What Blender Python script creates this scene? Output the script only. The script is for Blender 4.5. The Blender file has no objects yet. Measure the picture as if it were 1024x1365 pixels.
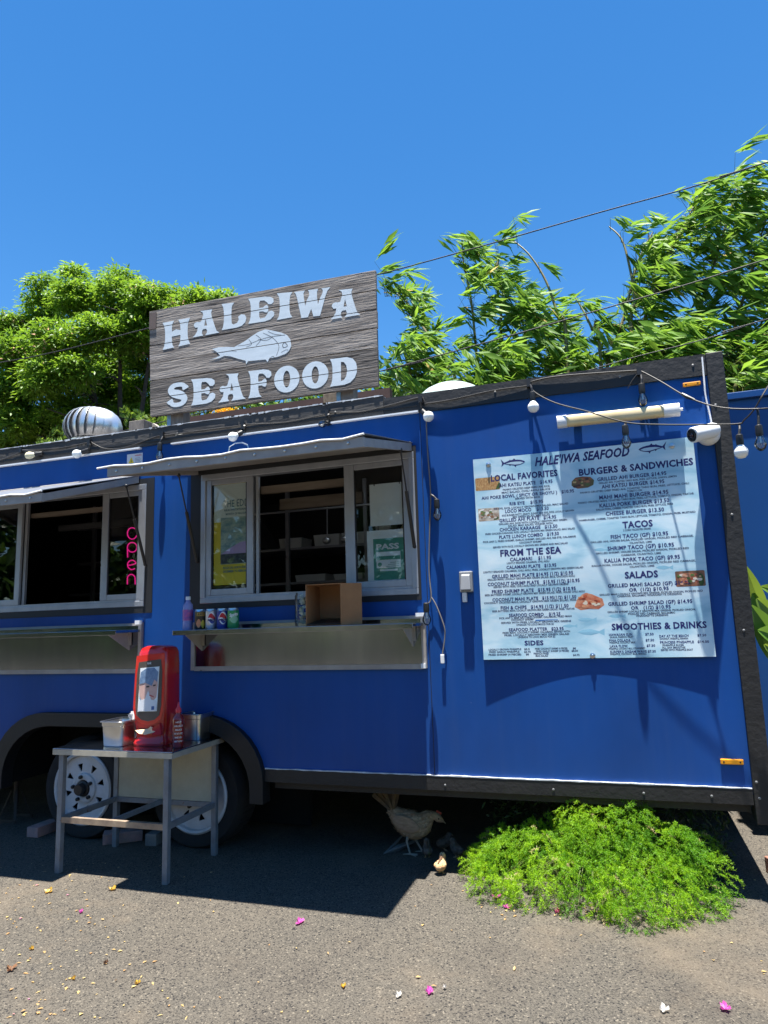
import bpy, bmesh, math, random
import numpy as np
from mathutils import Matrix, Vector
random.seed(7); rng = np.random.default_rng(7)
S = bpy.context.scene
COL = S.collection

# ------------------------------------------------------------------ camera, world, sun, exposure
FPX = 914.365; PITCH, YAW, ROLL = 0.156702672, -0.322601781, -0.0326076264
CAMY, CAMZ = -3.65, 1.30
_f = Vector((math.sin(YAW)*math.cos(PITCH), math.cos(YAW)*math.cos(PITCH), math.sin(PITCH)))
_r = _f.cross(Vector((0, 0, 1))).normalized(); _u = _r.cross(_f)
_c, _s = math.cos(ROLL), math.sin(ROLL)
R_, U_ = _c*_r + _s*_u, -_s*_r + _c*_u
cam = bpy.data.cameras.new('camera'); camo = bpy.data.objects.new('camera', cam); COL.objects.link(camo)
cam.sensor_fit = 'VERTICAL'; cam.sensor_height = 24; cam.lens = 24*FPX/1365; cam.clip_end = 900; cam.clip_start = .05
m = Matrix((R_, U_, -_f)).transposed().to_4x4(); m.translation = (0, CAMY, CAMZ); camo.matrix_world = m
S.camera = camo
SUN_DIR = Vector((-.02, .115, -1.0)).normalized()       # the way the light travels
W = bpy.data.worlds.new('World'); S.world = W; W.use_nodes = True
wn = W.node_tree.nodes; wl = W.node_tree.links; wn.clear()
sky = wn.new('ShaderNodeTexSky'); sky.sky_type = 'NISHITA'; sky.sun_disc = False
sky.sun_elevation = math.asin(-SUN_DIR.z); sky.sun_rotation = math.atan2(-SUN_DIR.x, -SUN_DIR.y)
sky.air_density = 1.0; sky.dust_density = 0.1; sky.ozone_density = 3.0; sky.altitude = 0
hs = wn.new('ShaderNodeHueSaturation'); hs.inputs['Saturation'].default_value = 1.31; hs.inputs['Value'].default_value = 1.0
bg = wn.new('ShaderNodeBackground'); bg.inputs[1].default_value = 0.062
wo = wn.new('ShaderNodeOutputWorld')
wl.new(sky.outputs[0], hs.inputs['Color']); wl.new(hs.outputs[0], bg.inputs[0]); wl.new(bg.outputs[0], wo.inputs[0])
sun = bpy.data.lights.new('sun', 'SUN'); sun.energy = 4.6; sun.angle = math.radians(.5); sun.color = (1, .955, .88)
suno = bpy.data.objects.new('sun', sun); COL.objects.link(suno)
suno.rotation_euler = SUN_DIR.to_track_quat('-Z', 'Y').to_euler(); suno.location = (0, -2, 12)
S.view_settings.view_transform = 'Standard'; S.view_settings.look = 'None'; S.view_settings.gamma = 1
S.view_settings.use_curve_mapping = False; S.view_settings.exposure = 1.8
S.render.engine = 'CYCLES'; S.cycles.max_bounces = 8; S.cycles.transparent_max_bounces = 12

# ------------------------------------------------------------------ survey helpers (photo measurements -> metres on a real plane)
def ray(px, py):
    return R_*((px-512)/FPX) - U_*((py-682.5)/FPX) + _f
def P(px, py, y=0.0):
    """point on the upright plane at depth y (the trailer wall is y = 0)"""
    d = ray(px, py); t = (y-CAMY)/d.y; return Vector((d.x*t, y, CAMZ+d.z*t))
def G(px, py, z=0.0):
    """point on the level plane at height z"""
    d = ray(px, py); t = (z-CAMZ)/d.z; return Vector((d.x*t, CAMY+d.y*t, z))

# ------------------------------------------------------------------ materials
MATS = {}
def nodes(name):
    m = bpy.data.materials.new(name); m.use_nodes = True; nt = m.node_tree
    return m, nt, nt.nodes['Principled BSDF'], nt.nodes, nt.links
def mat(name, col, rough=.5, metal=0, var=0.0, vscale=8, stretch=(1, 1, 1), bump=0.0, bscale=60, spec=.5, col2=None, coords='Object', rvar=0, rand=0, trans=0, alpha=1, detail=4, emit=None, coat=0, wear=None):
    if name in MATS: return MATS[name]
    m, nt, b, N, L = nodes(name); MATS[name] = m
    b.inputs['Roughness'].default_value = rough; b.inputs['Metallic'].default_value = metal
    b.inputs['Specular IOR Level'].default_value = spec
    b.inputs['Coat Weight'].default_value = coat
    c = (*col, 1); b.inputs['Base Color'].default_value = c
    tc = N.new('ShaderNodeTexCoord'); mp = N.new('ShaderNodeMapping'); mp.inputs['Scale'].default_value = stretch
    L.new(tc.outputs[coords], mp.inputs[0])
    src = None
    if var or col2:
        no = N.new('ShaderNodeTexNoise'); no.inputs['Scale'].default_value = vscale; no.inputs['Detail'].default_value = detail
        no.inputs['Roughness'].default_value = .62; L.new(mp.outputs[0], no.inputs[0])
        if rand:
            oi = N.new('ShaderNodeObjectInfo'); ml = N.new('ShaderNodeMath'); ml.operation = 'MULTIPLY'; ml.inputs[1].default_value = 40
            L.new(oi.outputs['Random'], ml.inputs[0]); no.noise_dimensions = '4D'; L.new(ml.outputs[0], no.inputs['W'])
        rp = N.new('ShaderNodeMapRange'); rp.inputs[1].default_value = .3; rp.inputs[2].default_value = .7
        L.new(no.outputs[0], rp.inputs[0])
        mx = N.new('ShaderNodeMix'); mx.data_type = 'RGBA'
        c2 = col2 or tuple(x*(1-var) for x in col)
        mx.inputs[6].default_value = c; mx.inputs[7].default_value = (*c2, 1); L.new(rp.outputs[0], mx.inputs[0]); src = mx.outputs[2]
        if rvar:
            r2 = N.new('ShaderNodeMapRange'); r2.inputs[3].default_value = rough-rvar; r2.inputs[4].default_value = rough+rvar
            L.new(no.outputs[0], r2.inputs[0]); L.new(r2.outputs[0], b.inputs['Roughness'])
    if wear:      # (colour, threshold, scale): chips and flecks with an edge of their own
        n3 = N.new('ShaderNodeTexNoise'); n3.inputs['Scale'].default_value = wear[2]; n3.inputs['Detail'].default_value = 6; n3.inputs['Roughness'].default_value = .7
        L.new(mp.outputs[0], n3.inputs[0])
        t = N.new('ShaderNodeMapRange'); t.inputs[1].default_value = wear[1]; t.inputs[2].default_value = wear[1]+.02; L.new(n3.outputs[0], t.inputs[0])
        m3 = N.new('ShaderNodeMix'); m3.data_type = 'RGBA'; m3.inputs[6].default_value = c; m3.inputs[7].default_value = (*wear[0], 1)
        if src: L.new(src, m3.inputs[6])
        L.new(t.outputs[0], m3.inputs[0]); src = m3.outputs[2]
    if src: L.new(src, b.inputs['Base Color'])
    if bump:
        n2 = N.new('ShaderNodeTexNoise'); n2.inputs['Scale'].default_value = bscale; n2.inputs['Detail'].default_value = 5
        L.new(mp.outputs[0], n2.inputs[0]); bp = N.new('ShaderNodeBump'); bp.inputs['Strength'].default_value = bump; bp.inputs['Distance'].default_value = .01
        L.new(n2.outputs[0], bp.inputs['Height']); L.new(bp.outputs[0], b.inputs['Normal'])
    if trans: b.inputs['Transmission Weight'].default_value = trans
    if emit: b.inputs['Emission Color'].default_value = (*emit[0], 1); b.inputs['Emission Strength'].default_value = emit[1]
    return m

def leafmat(name, c1, c2, trans=.35, rough=.45, spec=.4, dry=None):
    if name in MATS: return MATS[name]
    m, nt, b, N, L = nodes(name); MATS[name] = m
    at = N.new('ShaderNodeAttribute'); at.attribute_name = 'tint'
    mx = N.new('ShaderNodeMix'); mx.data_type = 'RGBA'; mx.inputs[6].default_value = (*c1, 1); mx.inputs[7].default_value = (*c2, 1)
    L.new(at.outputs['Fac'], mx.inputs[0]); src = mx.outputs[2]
    if dry:
        mr = N.new('ShaderNodeMapRange'); mr.inputs[1].default_value = .975; mr.inputs[2].default_value = .98; L.new(at.outputs['Fac'], mr.inputs[0])
        m2 = N.new('ShaderNodeMix'); m2.data_type = 'RGBA'; L.new(src, m2.inputs[6]); m2.inputs[7].default_value = (*dry, 1); L.new(mr.outputs[0], m2.inputs[0]); src = m2.outputs[2]
    L.new(src, b.inputs['Base Color']); b.inputs['Roughness'].default_value = rough; b.inputs['Specular IOR Level'].default_value = spec
    tr = N.new('ShaderNodeBsdfTranslucent'); hv = N.new('ShaderNodeHueSaturation'); hv.inputs['Value'].default_value = 1.5; hv.inputs['Hue'].default_value = .485
    L.new(src, hv.inputs['Color']); L.new(hv.outputs[0], tr.inputs[0])
    ms = N.new('ShaderNodeMixShader'); ms.inputs[0].default_value = trans
    L.new(b.outputs[0], ms.inputs[1]); L.new(tr.outputs[0], ms.inputs[2]); L.new(ms.outputs[0], N['Material Output'].inputs[0])
    return m
def glassmat(name, tint=(.85, .9, .9), refl=1.0, rough=.0):
    if name in MATS: return MATS[name]
    m, nt, b, N, L = nodes(name); MATS[name] = m
    tr = N.new('ShaderNodeBsdfTransparent'); tr.inputs[0].default_value = (*tint, 1)
    gl = N.new('ShaderNodeBsdfGlossy'); gl.inputs['Roughness'].default_value = rough
    fr = N.new('ShaderNodeFresnel'); fr.inputs[0].default_value = 1.5
    ml = N.new('ShaderNodeMath'); ml.operation = 'MULTIPLY'; ml.inputs[1].default_value = refl; L.new(fr.outputs[0], ml.inputs[0])
    ms = N.new('ShaderNodeMixShader'); L.new(ml.outputs[0], ms.inputs[0]); L.new(tr.outputs[0], ms.inputs[1]); L.new(gl.outputs[0], ms.inputs[2])
    L.new(ms.outputs[0], N['Material Output'].inputs[0]); return m

BLUE = mat('trailer_blue_paint', (.005, .069, .300), .48, spec=.25, var=.28, vscale=1.6, stretch=(1, 1, .5), bump=.05, bscale=14, rvar=.08, wear=((.35, .4, .5), .715, 38))
def add_streaks(m, light=(.10, .15, .26), amt=.035):
    nt = m.node_tree; N = nt.nodes; L = nt.links; b = N['Principled BSDF']; src = b.inputs['Base Color'].links[0].from_socket
    tc = N.new('ShaderNodeTexCoord'); mp = N.new('ShaderNodeMapping'); mp.inputs['Scale'].default_value = (11, 1, .6); L.new(tc.outputs['Object'], mp.inputs[0])
    n = N.new('ShaderNodeTexNoise'); n.inputs['Scale'].default_value = 1.5; n.inputs['Detail'].default_value = 6; n.inputs['Roughness'].default_value = .65; L.new(mp.outputs[0], n.inputs[0])
    r_ = N.new('ShaderNodeMapRange'); r_.inputs[1].default_value = .48; r_.inputs[2].default_value = .80; r_.inputs[4].default_value = amt*2.2; L.new(n.outputs[0], r_.inputs[0])
    x = N.new('ShaderNodeMix'); x.data_type = 'RGBA'; L.new(src, x.inputs[6]); x.inputs[7].default_value = (*light, 1); L.new(r_.outputs[0], x.inputs[0])
    # road dust thrown up on the lower edge
    sx = N.new('ShaderNodeSeparateXYZ'); L.new(tc.outputs['Object'], sx.inputs[0]); n2 = N.new('ShaderNodeTexNoise'); n2.inputs['Scale'].default_value = 5; n2.inputs['Detail'].default_value = 8; L.new(tc.outputs['Object'], n2.inputs[0])
    h = N.new('ShaderNodeMapRange'); h.inputs[1].default_value = .95; h.inputs[2].default_value = .46; h.inputs[4].default_value = .12; L.new(sx.outputs[2], h.inputs[0])
    ml = N.new('ShaderNodeMath'); ml.operation = 'MULTIPLY'; L.new(h.outputs[0], ml.inputs[0]); L.new(n2.outputs[0], ml.inputs[1])
    y = N.new('ShaderNodeMix'); y.data_type = 'RGBA'; L.new(x.outputs[2], y.inputs[6]); y.inputs[7].default_value = (.12, .11, .10, 1); L.new(ml.outputs[0], y.inputs[0]); L.new(y.outputs[2], b.inputs['Base Color'])
add_streaks(BLUE)
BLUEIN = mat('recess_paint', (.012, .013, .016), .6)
BLACK = mat('black_trim_paint', (.010, .010, .011), .55, col2=(.018, .017, .016), vscale=5, bump=.25, bscale=40, wear=((.2, .19, .18), .73, 30))
GREYTRIM = mat('weathered_trim', (.028, .026, .025), .75, col2=(.065, .061, .058), vscale=7, stretch=(.4, 1, 2), bump=.4, bscale=30, wear=((.6, .6, .58), .69, 12))
WHITECHIP = mat('chipped_white_edge', (.72, .74, .75), .55, col2=(.30, .32, .36), vscale=22, stretch=(1, 1, 1), bump=.2, bscale=30)
WHITE = mat('white_paint', (.78, .79, .80), .4, var=.1, vscale=6)
GREYMET = mat('awning_grey_metal', (.27, .25, .235), .55, metal=.0, col2=(.36, .34, .32), vscale=9, bump=.15, bscale=18, wear=((.10, .06, .04), .70, 20))
AWNTOP = mat('awning_white_sheet', (.17, .185, .21), .35, var=.12, vscale=5, bump=.1, bscale=6)
ALU = mat('window_aluminium', (.42, .44, .48), .40, metal=.55, col2=(.33, .35, .39), vscale=12, stretch=(1, 1, .4))
STEEL = mat('stainless_steel', (.44, .47, .52), .14, metal=1, col2=(.27, .29, .33), vscale=6, stretch=(1, 1, .12), bump=.16, bscale=2.6, rvar=.05)
PANST = mat('brushed_pan_steel', (.60, .60, .59), .30, metal=1, var=.15, vscale=14)
GALV = mat('galvanised_metal', (.66, .67, .68), .28, metal=1, var=.2, vscale=9, bump=.08)
LEGST = mat('table_leg_steel', (.20, .23, .26), .5, metal=.2, col2=(.15, .155, .17), vscale=14, bump=.2, wear=((.16, .08, .04), .66, 20))
RUBBER = mat('tyre_rubber', (.014, .014, .015), .85, var=.3, vscale=15, bump=.3, bscale=50)
RIMW = mat('rim_white', (.55, .57, .60), .45, col2=(.42, .42, .42), vscale=9, wear=((.12, .08, .05), .70, 14))
BLKPL = mat('black_plastic', (.012, .012, .013), .45)
CABLE = mat('cable_black', (.022, .020, .019), .6)
CABLEG = mat('cable_weathered', (.16, .15, .14), .7)
WOODG = mat('weathered_wood', (.31, .275, .245), .9, col2=(.052, .042, .038), vscale=2.6, stretch=(.9, 9, 11), bump=.5, bscale=9, rand=1, detail=12, wear=((.030, .026, .025), .60, 2.6))
WOODP = mat('post_wood', (.25, .22, .19), .85, col2=(.13, .11, .10), vscale=6, stretch=(5, 5, 1), bump=.4, bscale=10)
def vary(m, lo, hi):
    nt = m.node_tree; N = nt.nodes; L = nt.links; b = N['Principled BSDF']; src = b.inputs['Base Color'].links[0].from_socket
    oi = N.new('ShaderNodeObjectInfo'); mr = N.new('ShaderNodeMapRange'); mr.inputs[3].default_value = lo; mr.inputs[4].default_value = hi; L.new(oi.outputs['Random'], mr.inputs[0])
    hv = N.new('ShaderNodeHueSaturation'); L.new(mr.outputs[0], hv.inputs['Value']); L.new(src, hv.inputs['Color']); L.new(hv.outputs[0], b.inputs['Base Color'])
vary(WOODG, .62, 1.30)
SIGNW = mat('sign_white_paint', (.62, .69, .74), .7, col2=(.50, .57, .62), vscale=5, stretch=(1, 4, 6), detail=8)
BROWNB = mat('brown_beam', (.085, .040, .028), .7, var=.3, vscale=4)
CARD = mat('cardboard', (.33, .165, .070), .85, var=.18, vscale=9, bump=.12, bscale=30)
RED = mat('dispenser_red', (.50, .012, .012), .22, coat=.5, var=.1)
SMOKE = mat('dispenser_grey_window', (.10, .085, .075), .2, var=.2, vscale=20)
CREAM = mat('yellowed_cover', (.66, .50, .24), .45, col2=(.72, .60, .36), vscale=4)
AMBER = mat('amber_reflector', (.75, .30, .01), .3)
BRICKM = mat('pink_brick', (.48, .25, .22), .9, col2=(.22, .17, .16), vscale=12, bump=.5)
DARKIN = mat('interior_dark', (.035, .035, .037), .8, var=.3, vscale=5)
INSHELF = mat('interior_shelf_metal', (.30, .30, .32), .4, metal=.3)
PAPER = mat('paper', (.82, .86, .86), .8, var=.08)
NAVYINK = mat('menu_navy_ink', (.008, .011, .115), .6)
CREAMB = mat('cream_board', (.42, .40, .31), .6, col2=(.33, .31, .24), vscale=7)
GLASS = glassmat('window_glass', (.93, .95, .95), .8)
GLASSD = glassmat('tinted_glass', (.50, .51, .52), .8)
BULBC = glassmat('clear_bulb_glass', (.82, .82, .80), 2.5)
BULBW = mat('frosted_bulb', (.82, .84, .82), .25, coat=.3)
BULBY = mat('yellowed_bulb', (.70, .64, .42), .3)
BARK = mat('bark', (.060, .045, .035), .9, col2=(.03, .024, .02), vscale=9, bump=.6, bscale=20)
CULM = mat('bamboo_culm', (.12, .14, .04), .5, col2=(.16, .12, .05), vscale=6)

# ------------------------------------------------------------------ objects
ORG = {}
def tag(o, label=None, cat=None, group=None, kind=None):
    if label: o['label'] = label
    if cat: o['category'] = cat
    if group: o['group'] = group
    if kind: o['kind'] = kind
    return o
def thing(name, loc, label, cat, group=None):
    o = bpy.data.objects.new(name, None); COL.objects.link(o); o.location = loc; o.empty_display_size = .05
    ORG[o.as_pointer()] = Vector(loc); return tag(o, label, cat, group)
def origin(p): return ORG.get(p.as_pointer(), Vector((0, 0, 0))) if p else Vector((0, 0, 0))
class MB:
    def __init__(s): s.v = []; s.f = []; s.mi = []; s.cur = 0
    def add(s, vs, fs):
        b = len(s.v); s.v.extend([tuple(q) for q in vs]); s.f.extend([tuple(b+i for i in q) for q in fs]); s.mi.extend([s.cur]*len(fs)); return s
    def box(s, x0, x1, y0, y1, z0, z1):
        return s.add([(x, y, z) for z in (z0, z1) for y in (y0, y1) for x in (x0, x1)],
                     [(0, 2, 3, 1), (4, 5, 7, 6), (0, 1, 5, 4), (2, 6, 7, 3), (0, 4, 6, 2), (1, 3, 7, 5)])
    def hexa(s, p):       # 8 points: bottom four ccw, top four
        return s.add(p, [(3, 2, 1, 0), (4, 5, 6, 7), (0, 1, 5, 4), (1, 2, 6, 5), (2, 3, 7, 6), (3, 0, 4, 7)])
    def bar(s, a, b, w, h=None, up=(0, 0, 1)):
        a = Vector(a); b = Vector(b); h = h or w; d = (b-a).normalized(); u = Vector(up)
        if abs(d.dot(u)) > .95: u = Vector((0, 1, 0))
        x = d.cross(u).normalized(); y = x.cross(d).normalized()
        p = [q+x*i*w/2+y*j*h/2 for q in (a, b) for i, j in ((-1, -1), (1, -1), (1, 1), (-1, 1))]
        return s.hexa(p)
    def rings(s, R, cap=True, closed=False):
        n = len(R[0]); b = len(s.v); vs = [q for r in R for q in r]; fs = []
        k = len(R)
        for i in range(k if closed else k-1):
            for j in range(n):
                a = i*n+j; c = i*n+(j+1) % n; a2 = ((i+1) % k)*n+j; c2 = ((i+1) % k)*n+(j+1) % n
                fs.append((a, c, c2, a2))
        if cap and not closed: fs.append(tuple(range(n-1, -1, -1))); fs.append(tuple((k-1)*n+j for j in range(n)))
        return s.add(vs, fs)
    def tube(s, pts, r, n=8, cap=True):
        pts = [Vector(p) for p in pts]; rs = r if hasattr(r, '__len__') else [r]*len(pts); R = []
        t0 = (pts[1]-pts[0]).normalized(); u = t0.orthogonal().normalized()
        for i, p in enumerate(pts):
            t = (pts[min(i+1, len(pts)-1)]-pts[max(i-1, 0)]).normalized()
            u = (u-t*u.dot(t)).normalized(); w = t.cross(u)
            R.append([p+(u*math.cos(2*math.pi*j/n)+w*math.sin(2*math.pi*j/n))*rs[i] for j in range(n)])
        return s.rings(R, cap)
    def lathe(s, prof, o=(0, 0, 0), ax=(0, 0, 1), n=24, cap=True):
        o = Vector(o); ax = Vector(ax).normalized(); u = ax.orthogonal().normalized(); w = ax.cross(u)
        return s.rings([[o+ax*h+(u*math.cos(2*math.pi*j/n)+w*math.sin(2*math.pi*j/n))*max(r, 1e-5) for j in range(n)] for r, h in prof], cap)
    def ell(s, c, r, n=12, k=8, rot=None):
        c = Vector(c); R = []
        for i in range(k+1):
            a = -math.pi/2+math.pi*i/k
            q = [Vector((r[0]*math.cos(a)*math.cos(2*math.pi*j/n), r[1]*math.cos(a)*math.sin(2*math.pi*j/n), r[2]*math.sin(a))) for j in range(n)]
            if i in (0, k): q = [v+Vector((1e-5*math.cos(j), 1e-5*math.sin(j), 0)) for j, v in enumerate(q)]
            R.append([c+(rot@v if rot else v) for v in q])
        return s.rings(R)
    def build(s, name, mats, parent=None, smooth=False, bevel=0, bseg=2, tint=None):
        if not isinstance(mats, (list, tuple)): mats = [mats]
        o_ = origin(parent); me = bpy.data.meshes.new(name)
        me.from_pydata([(a-o_.x, b-o_.y, c-o_.z) for a, b, c in s.v], [], s.f)
        for q in mats: me.materials.append(q)
        if len(mats) > 1: me.polygons.foreach_set('material_index', s.mi)
        if smooth:
            me.polygons.foreach_set('use_smooth', [True]*len(me.polygons))
            try: me.set_sharp_from_angle(angle=math.radians(42))
            except Exception: pass
        me.update(); o = bpy.data.objects.new(name, me); COL.objects.link(o)
        if parent: o.parent = parent; ORG[o.as_pointer()] = o_
        if bevel:
            b = o.modifiers.new('bevel', 'BEVEL'); b.width = bevel; b.segments = bseg; b.limit_method = 'ANGLE'; b.angle_limit = math.radians(40)
        return o
def box(name, x0, x1, y0, y1, z0, z1, mt, parent=None, bevel=0, **k):
    return MB().box(x0, x1, y0, y1, z0, z1).build(name, mt, parent, bevel=bevel, **k)

def curve_mesh(splines, ext):
    cu = bpy.data.curves.new('outline', 'CURVE'); cu.dimensions = '2D'; cu.fill_mode = 'BOTH'; cu.extrude = ext
    for pts in splines:
        sp = cu.splines.new('POLY'); sp.points.add(len(pts)-1); sp.use_cyclic_u = True
        for i, (x, y) in enumerate(pts): sp.points[i].co = (x, y, 0, 1)
    o = bpy.data.objects.new('outline', cu); me = o.to_mesh()
    r = ([tuple(v.co) for v in me.vertices], [tuple(p.vertices) for p in me.polygons])
    o.to_mesh_clear(); bpy.data.objects.remove(o); bpy.data.curves.remove(cu); return r
def plate(mb, splines, y0, y1):
    """solid plate in the x-z plane from outline + holes, between y0 (front) and y1"""
    v, f = curve_mesh(splines, abs(y1-y0)/2); c = (y0+y1)/2
    return mb.add([(a, c-k, b) for a, b, k in v], f)
FONTC = {}
def text_geo(s, bold=.0, shear=0, space=1.0):
    key = (s, bold, shear, space)
    if key in FONTC: return FONTC[key]
    cu = bpy.data.curves.new('t', 'FONT'); cu.body = s; cu.size = 1/.73; cu.offset = bold; cu.shear = shear; cu.space_character = space
    cu.resolution_u = 2; cu.fill_mode = 'FRONT'
    o = bpy.data.objects.new('t', cu); me = o.to_mesh()
    v = np.array([tuple(q.co) for q in me.vertices]); f = [tuple(p.vertices) for p in me.polygons]
    o.to_mesh_clear(); bpy.data.objects.remove(o); bpy.data.curves.remove(cu)
    FONTC[key] = (v, f); return v, f
def write(mb, s, cx, cz, cap, y, width=None, bold=.03, shear=0, slope=0, fn=None, space=1.0):
    """flat lettering centred at (cx, cz), cap height cap, optional fitted width"""
    v, f = text_geo(s, bold, shear, space)
    if len(v) == 0: return
    x0, x1 = v[:, 0].min(), v[:, 0].max(); w = (x1-x0)*cap
    kx = cap*(width/w if width else 1)
    X = (v[:, 0]-(x0+x1)/2)*kx; Z = (v[:, 1]-.5)*cap+X*slope
    if fn: mb.add([fn(cx+a, cz+b) for a, b in zip(X, Z)], f)
    else: mb.add([(cx+a, y, cz+b) for a, b in zip(X, Z)], f)
def smooth_path(pts, n=6, closed=False):
    out = []; k = len(pts); P_ = [Vector(p) for p in pts]
    for i in range(k if closed else k-1):
        g = lambda j: P_[j % k] if closed else P_[min(max(j, 0), k-1)]
        a, b, c, d = g(i-1), g(i), g(i+1), g(i+2)
        for t in np.linspace(0, 1, n, endpoint=False):
            out.append(.5*((2*b)+(c-a)*t+(2*a-5*b+4*c-d)*t*t+(3*b-a-3*c+d)*t**3))
    if not closed: out.append(P_[-1])
    return out
def leaves(name, C, D, Ln, Wd, mt, parent=None, bend=.25, nrm=None, tint=None, smooth=False):
    """many separate leaf blades: base C, direction D, length Ln, width Wd (numpy)"""
    n = len(C); D = D/np.linalg.norm(D, axis=1, keepdims=True)
    if nrm is None: nrm = rng.normal(size=(n, 3))
    Sd = np.cross(D, nrm); Sd /= np.linalg.norm(Sd, axis=1, keepdims=True)+1e-9; Nn = np.cross(Sd, D)
    Ln = np.asarray(Ln)[:, None]; Wd = np.asarray(Wd)[:, None]
    m_ = C+D*Ln*.42; v = np.empty((n, 5, 3))
    v[:, 0] = C; v[:, 1] = m_+Sd*Wd/2+Nn*Wd*bend; v[:, 2] = C+D*Ln-np.array([0, 0, 1])*Ln*.12*abs(bend)*4*.5; v[:, 3] = m_-Sd*Wd/2+Nn*Wd*bend; v[:, 4] = m_
    o_ = origin(parent); V = (v.reshape(-1, 3)-np.array(o_))
    me = bpy.data.meshes.new(name); me.vertices.add(5*n); me.vertices.foreach_set('co', V.ravel())
    tri = np.array([[0, 1, 4], [4, 1, 2], [0, 4, 3], [4, 2, 3]]); idx = (tri[None]+5*np.arange(n)[:, None, None]).reshape(-1)
    me.loops.add(len(idx)); me.loops.foreach_set('vertex_index', idx)
    me.polygons.add(4*n); me.polygons.foreach_set('loop_start', np.arange(4*n)*3); me.polygons.foreach_set('loop_total', np.full(4*n, 3))
    me.update(calc_edges=True)
    if tint is None: tint = rng.random(n)
    at = me.attributes.new('tint', 'FLOAT', 'FACE'); at.data.foreach_set('value', np.repeat(tint, 4).astype(np.float32))
    me.materials.append(mt); o = bpy.data.objects.new(name, me); COL.objects.link(o)
    if parent: o.parent = parent; ORG[o.as_pointer()] = o_
    return o

# ------------------------------------------------------------------ ground
def ground_material():
    m, nt, b, N, L = nodes('asphalt'); b.inputs['Roughness'].default_value = .88; b.inputs['Specular IOR Level'].default_value = .3
    tc = N.new('ShaderNodeTexCoord')
    def noise(sc, det=4, ro=.6):
        n = N.new('ShaderNodeTexNoise'); n.inputs['Scale'].default_value = sc; n.inputs['Detail'].default_value = det; n.inputs['Roughness'].default_value = ro; L.new(tc.outputs['Object'], n.inputs[0]); return n.outputs[0]
    def vor(sc, out='Color'):
        n = N.new('ShaderNodeTexVoronoi'); n.inputs['Scale'].default_value = sc; L.new(tc.outputs['Object'], n.inputs[0]); return n.outputs[out]
    def rng_(src, a, b_, c=0, d=1):
        n = N.new('ShaderNodeMapRange'); n.inputs[1].default_value = a; n.inputs[2].default_value = b_; n.inputs[3].default_value = c; n.inputs[4].default_value = d; L.new(src, n.inputs[0]); return n.outputs[0]
    def mix(f, a, b_, mode='MIX'):
        n = N.new('ShaderNodeMix'); n.data_type = 'RGBA'; n.blend_type = mode
        if isinstance(f, float): n.inputs[0].default_value = f
        else: L.new(f, n.inputs[0])
        for q, s_ in ((a, 6), (b_, 7)):
            if isinstance(q, tuple): n.inputs[s_].default_value = (*q, 1)
            else: L.new(q, n.inputs[s_])
        return n.outputs[2]
    base = mix(rng_(noise(1.1), .35, .65), (.052, .048, .041), (.096, .082, .063))
    base = mix(rng_(noise(2.2, 7), .52, .72), base, (.036, .031, .027))
    sep = N.new('ShaderNodeSeparateColor'); L.new(vor(240), sep.inputs[0])
    st = mix(rng_(sep.outputs[0], 0, 1), (.026, .024, .021), (.165, .145, .116))
    c = mix(.52, base, st)
    sep2 = N.new('ShaderNodeSeparateColor'); L.new(vor(170), sep2.inputs[0])
    c = mix(rng_(sep2.outputs[1], .955, .97), c, (.17, .148, .115))
    c = mix(rng_(sep2.outputs[2], .90, .92), c, (.018, .017, .017))
    st_ = noise(.55, 9, .68); c = mix(rng_(st_, .52, .64, 0, .32), c, (.030, .026, .023))
    c = mix(rng_(noise(.8, 8, .7), .52, .68, 0, .55), c, (.165, .130, .092))
    L.new(c, b.inputs['Base Color'])
    bp = N.new('ShaderNodeBump'); bp.inputs['Strength'].default_value = .9; bp.inputs['Distance'].default_value = .004
    ad = N.new('ShaderNodeMath'); ad.operation = 'ADD'; L.new(vor(240, 'Distance'), ad.inputs[0]); L.new(noise(60), ad.inputs[1])
    inv = N.new('ShaderNodeMath'); inv.operation = 'MULTIPLY'; inv.inputs[1].default_value = -1; L.new(ad.outputs[0], inv.inputs[0])
    L.new(inv.outputs[0], bp.inputs['Height']); L.new(bp.outputs[0], b.inputs['Normal']); return m
gm = MB(); n = 60
def gh(x, y):
    return .012*math.sin(x*1.3+y*.7)*math.sin(y*1.1-.4*x) if (abs(x) < 8 and -6 < y < -.9) else 0
xs = [-300, -100, -30, -12]+list(np.linspace(-8, 6, 50))+[12, 30, 100, 300]; ys = [-300, -60, -15]+list(np.linspace(-6, -.9, 24))+[-.3, 3, 12, 40, 300]
for y in ys:
    for x in xs: gm.v.append((x, y, gh(x, y)-.0))
nx = len(xs)
for j in range(len(ys)-1):
    for i in range(nx-1): a = j*nx+i; gm.f.append((a, a+1, a+nx+1, a+nx)); gm.mi.append(0)
tag(gm.build('ground', ground_material(), smooth=True), kind='structure')

# ------------------------------------------------------------------ the food trailer
T = thing('food_trailer', (-2, 0, 0), 'dark blue food trailer with black trim and two serving windows', 'food trailer')
XL, XR = -8.2, .511; ZT = 2.555; ZB = .46
win = dict(R=(-2.500, -1.018, 1.405, 2.275), L=(-4.40, -2.775, 1.395, 2.262))
def rect(x0, x1, z0, z1): return [(x0, z0), (x1, z0), (x1, z1), (x0, z1)]
def arch(i, zb=.30):
    x0, x1, zt, rx, rz = -3.97+i, -1.98-i, .785-i, .42-i*.6, .37-i*.5
    L = [(x0, zb), (x0, zt-rz)]+[(x0+rx-rx*math.cos(t), zt-rz+rz*math.sin(t)) for t in np.linspace(.15, math.pi/2, 9)]
    return L+[(-2.975, zt)]+[(x1+x0-x, z) for x, z in L[::-1]]
ao = arch(0); ai = arch(.085)
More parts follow.
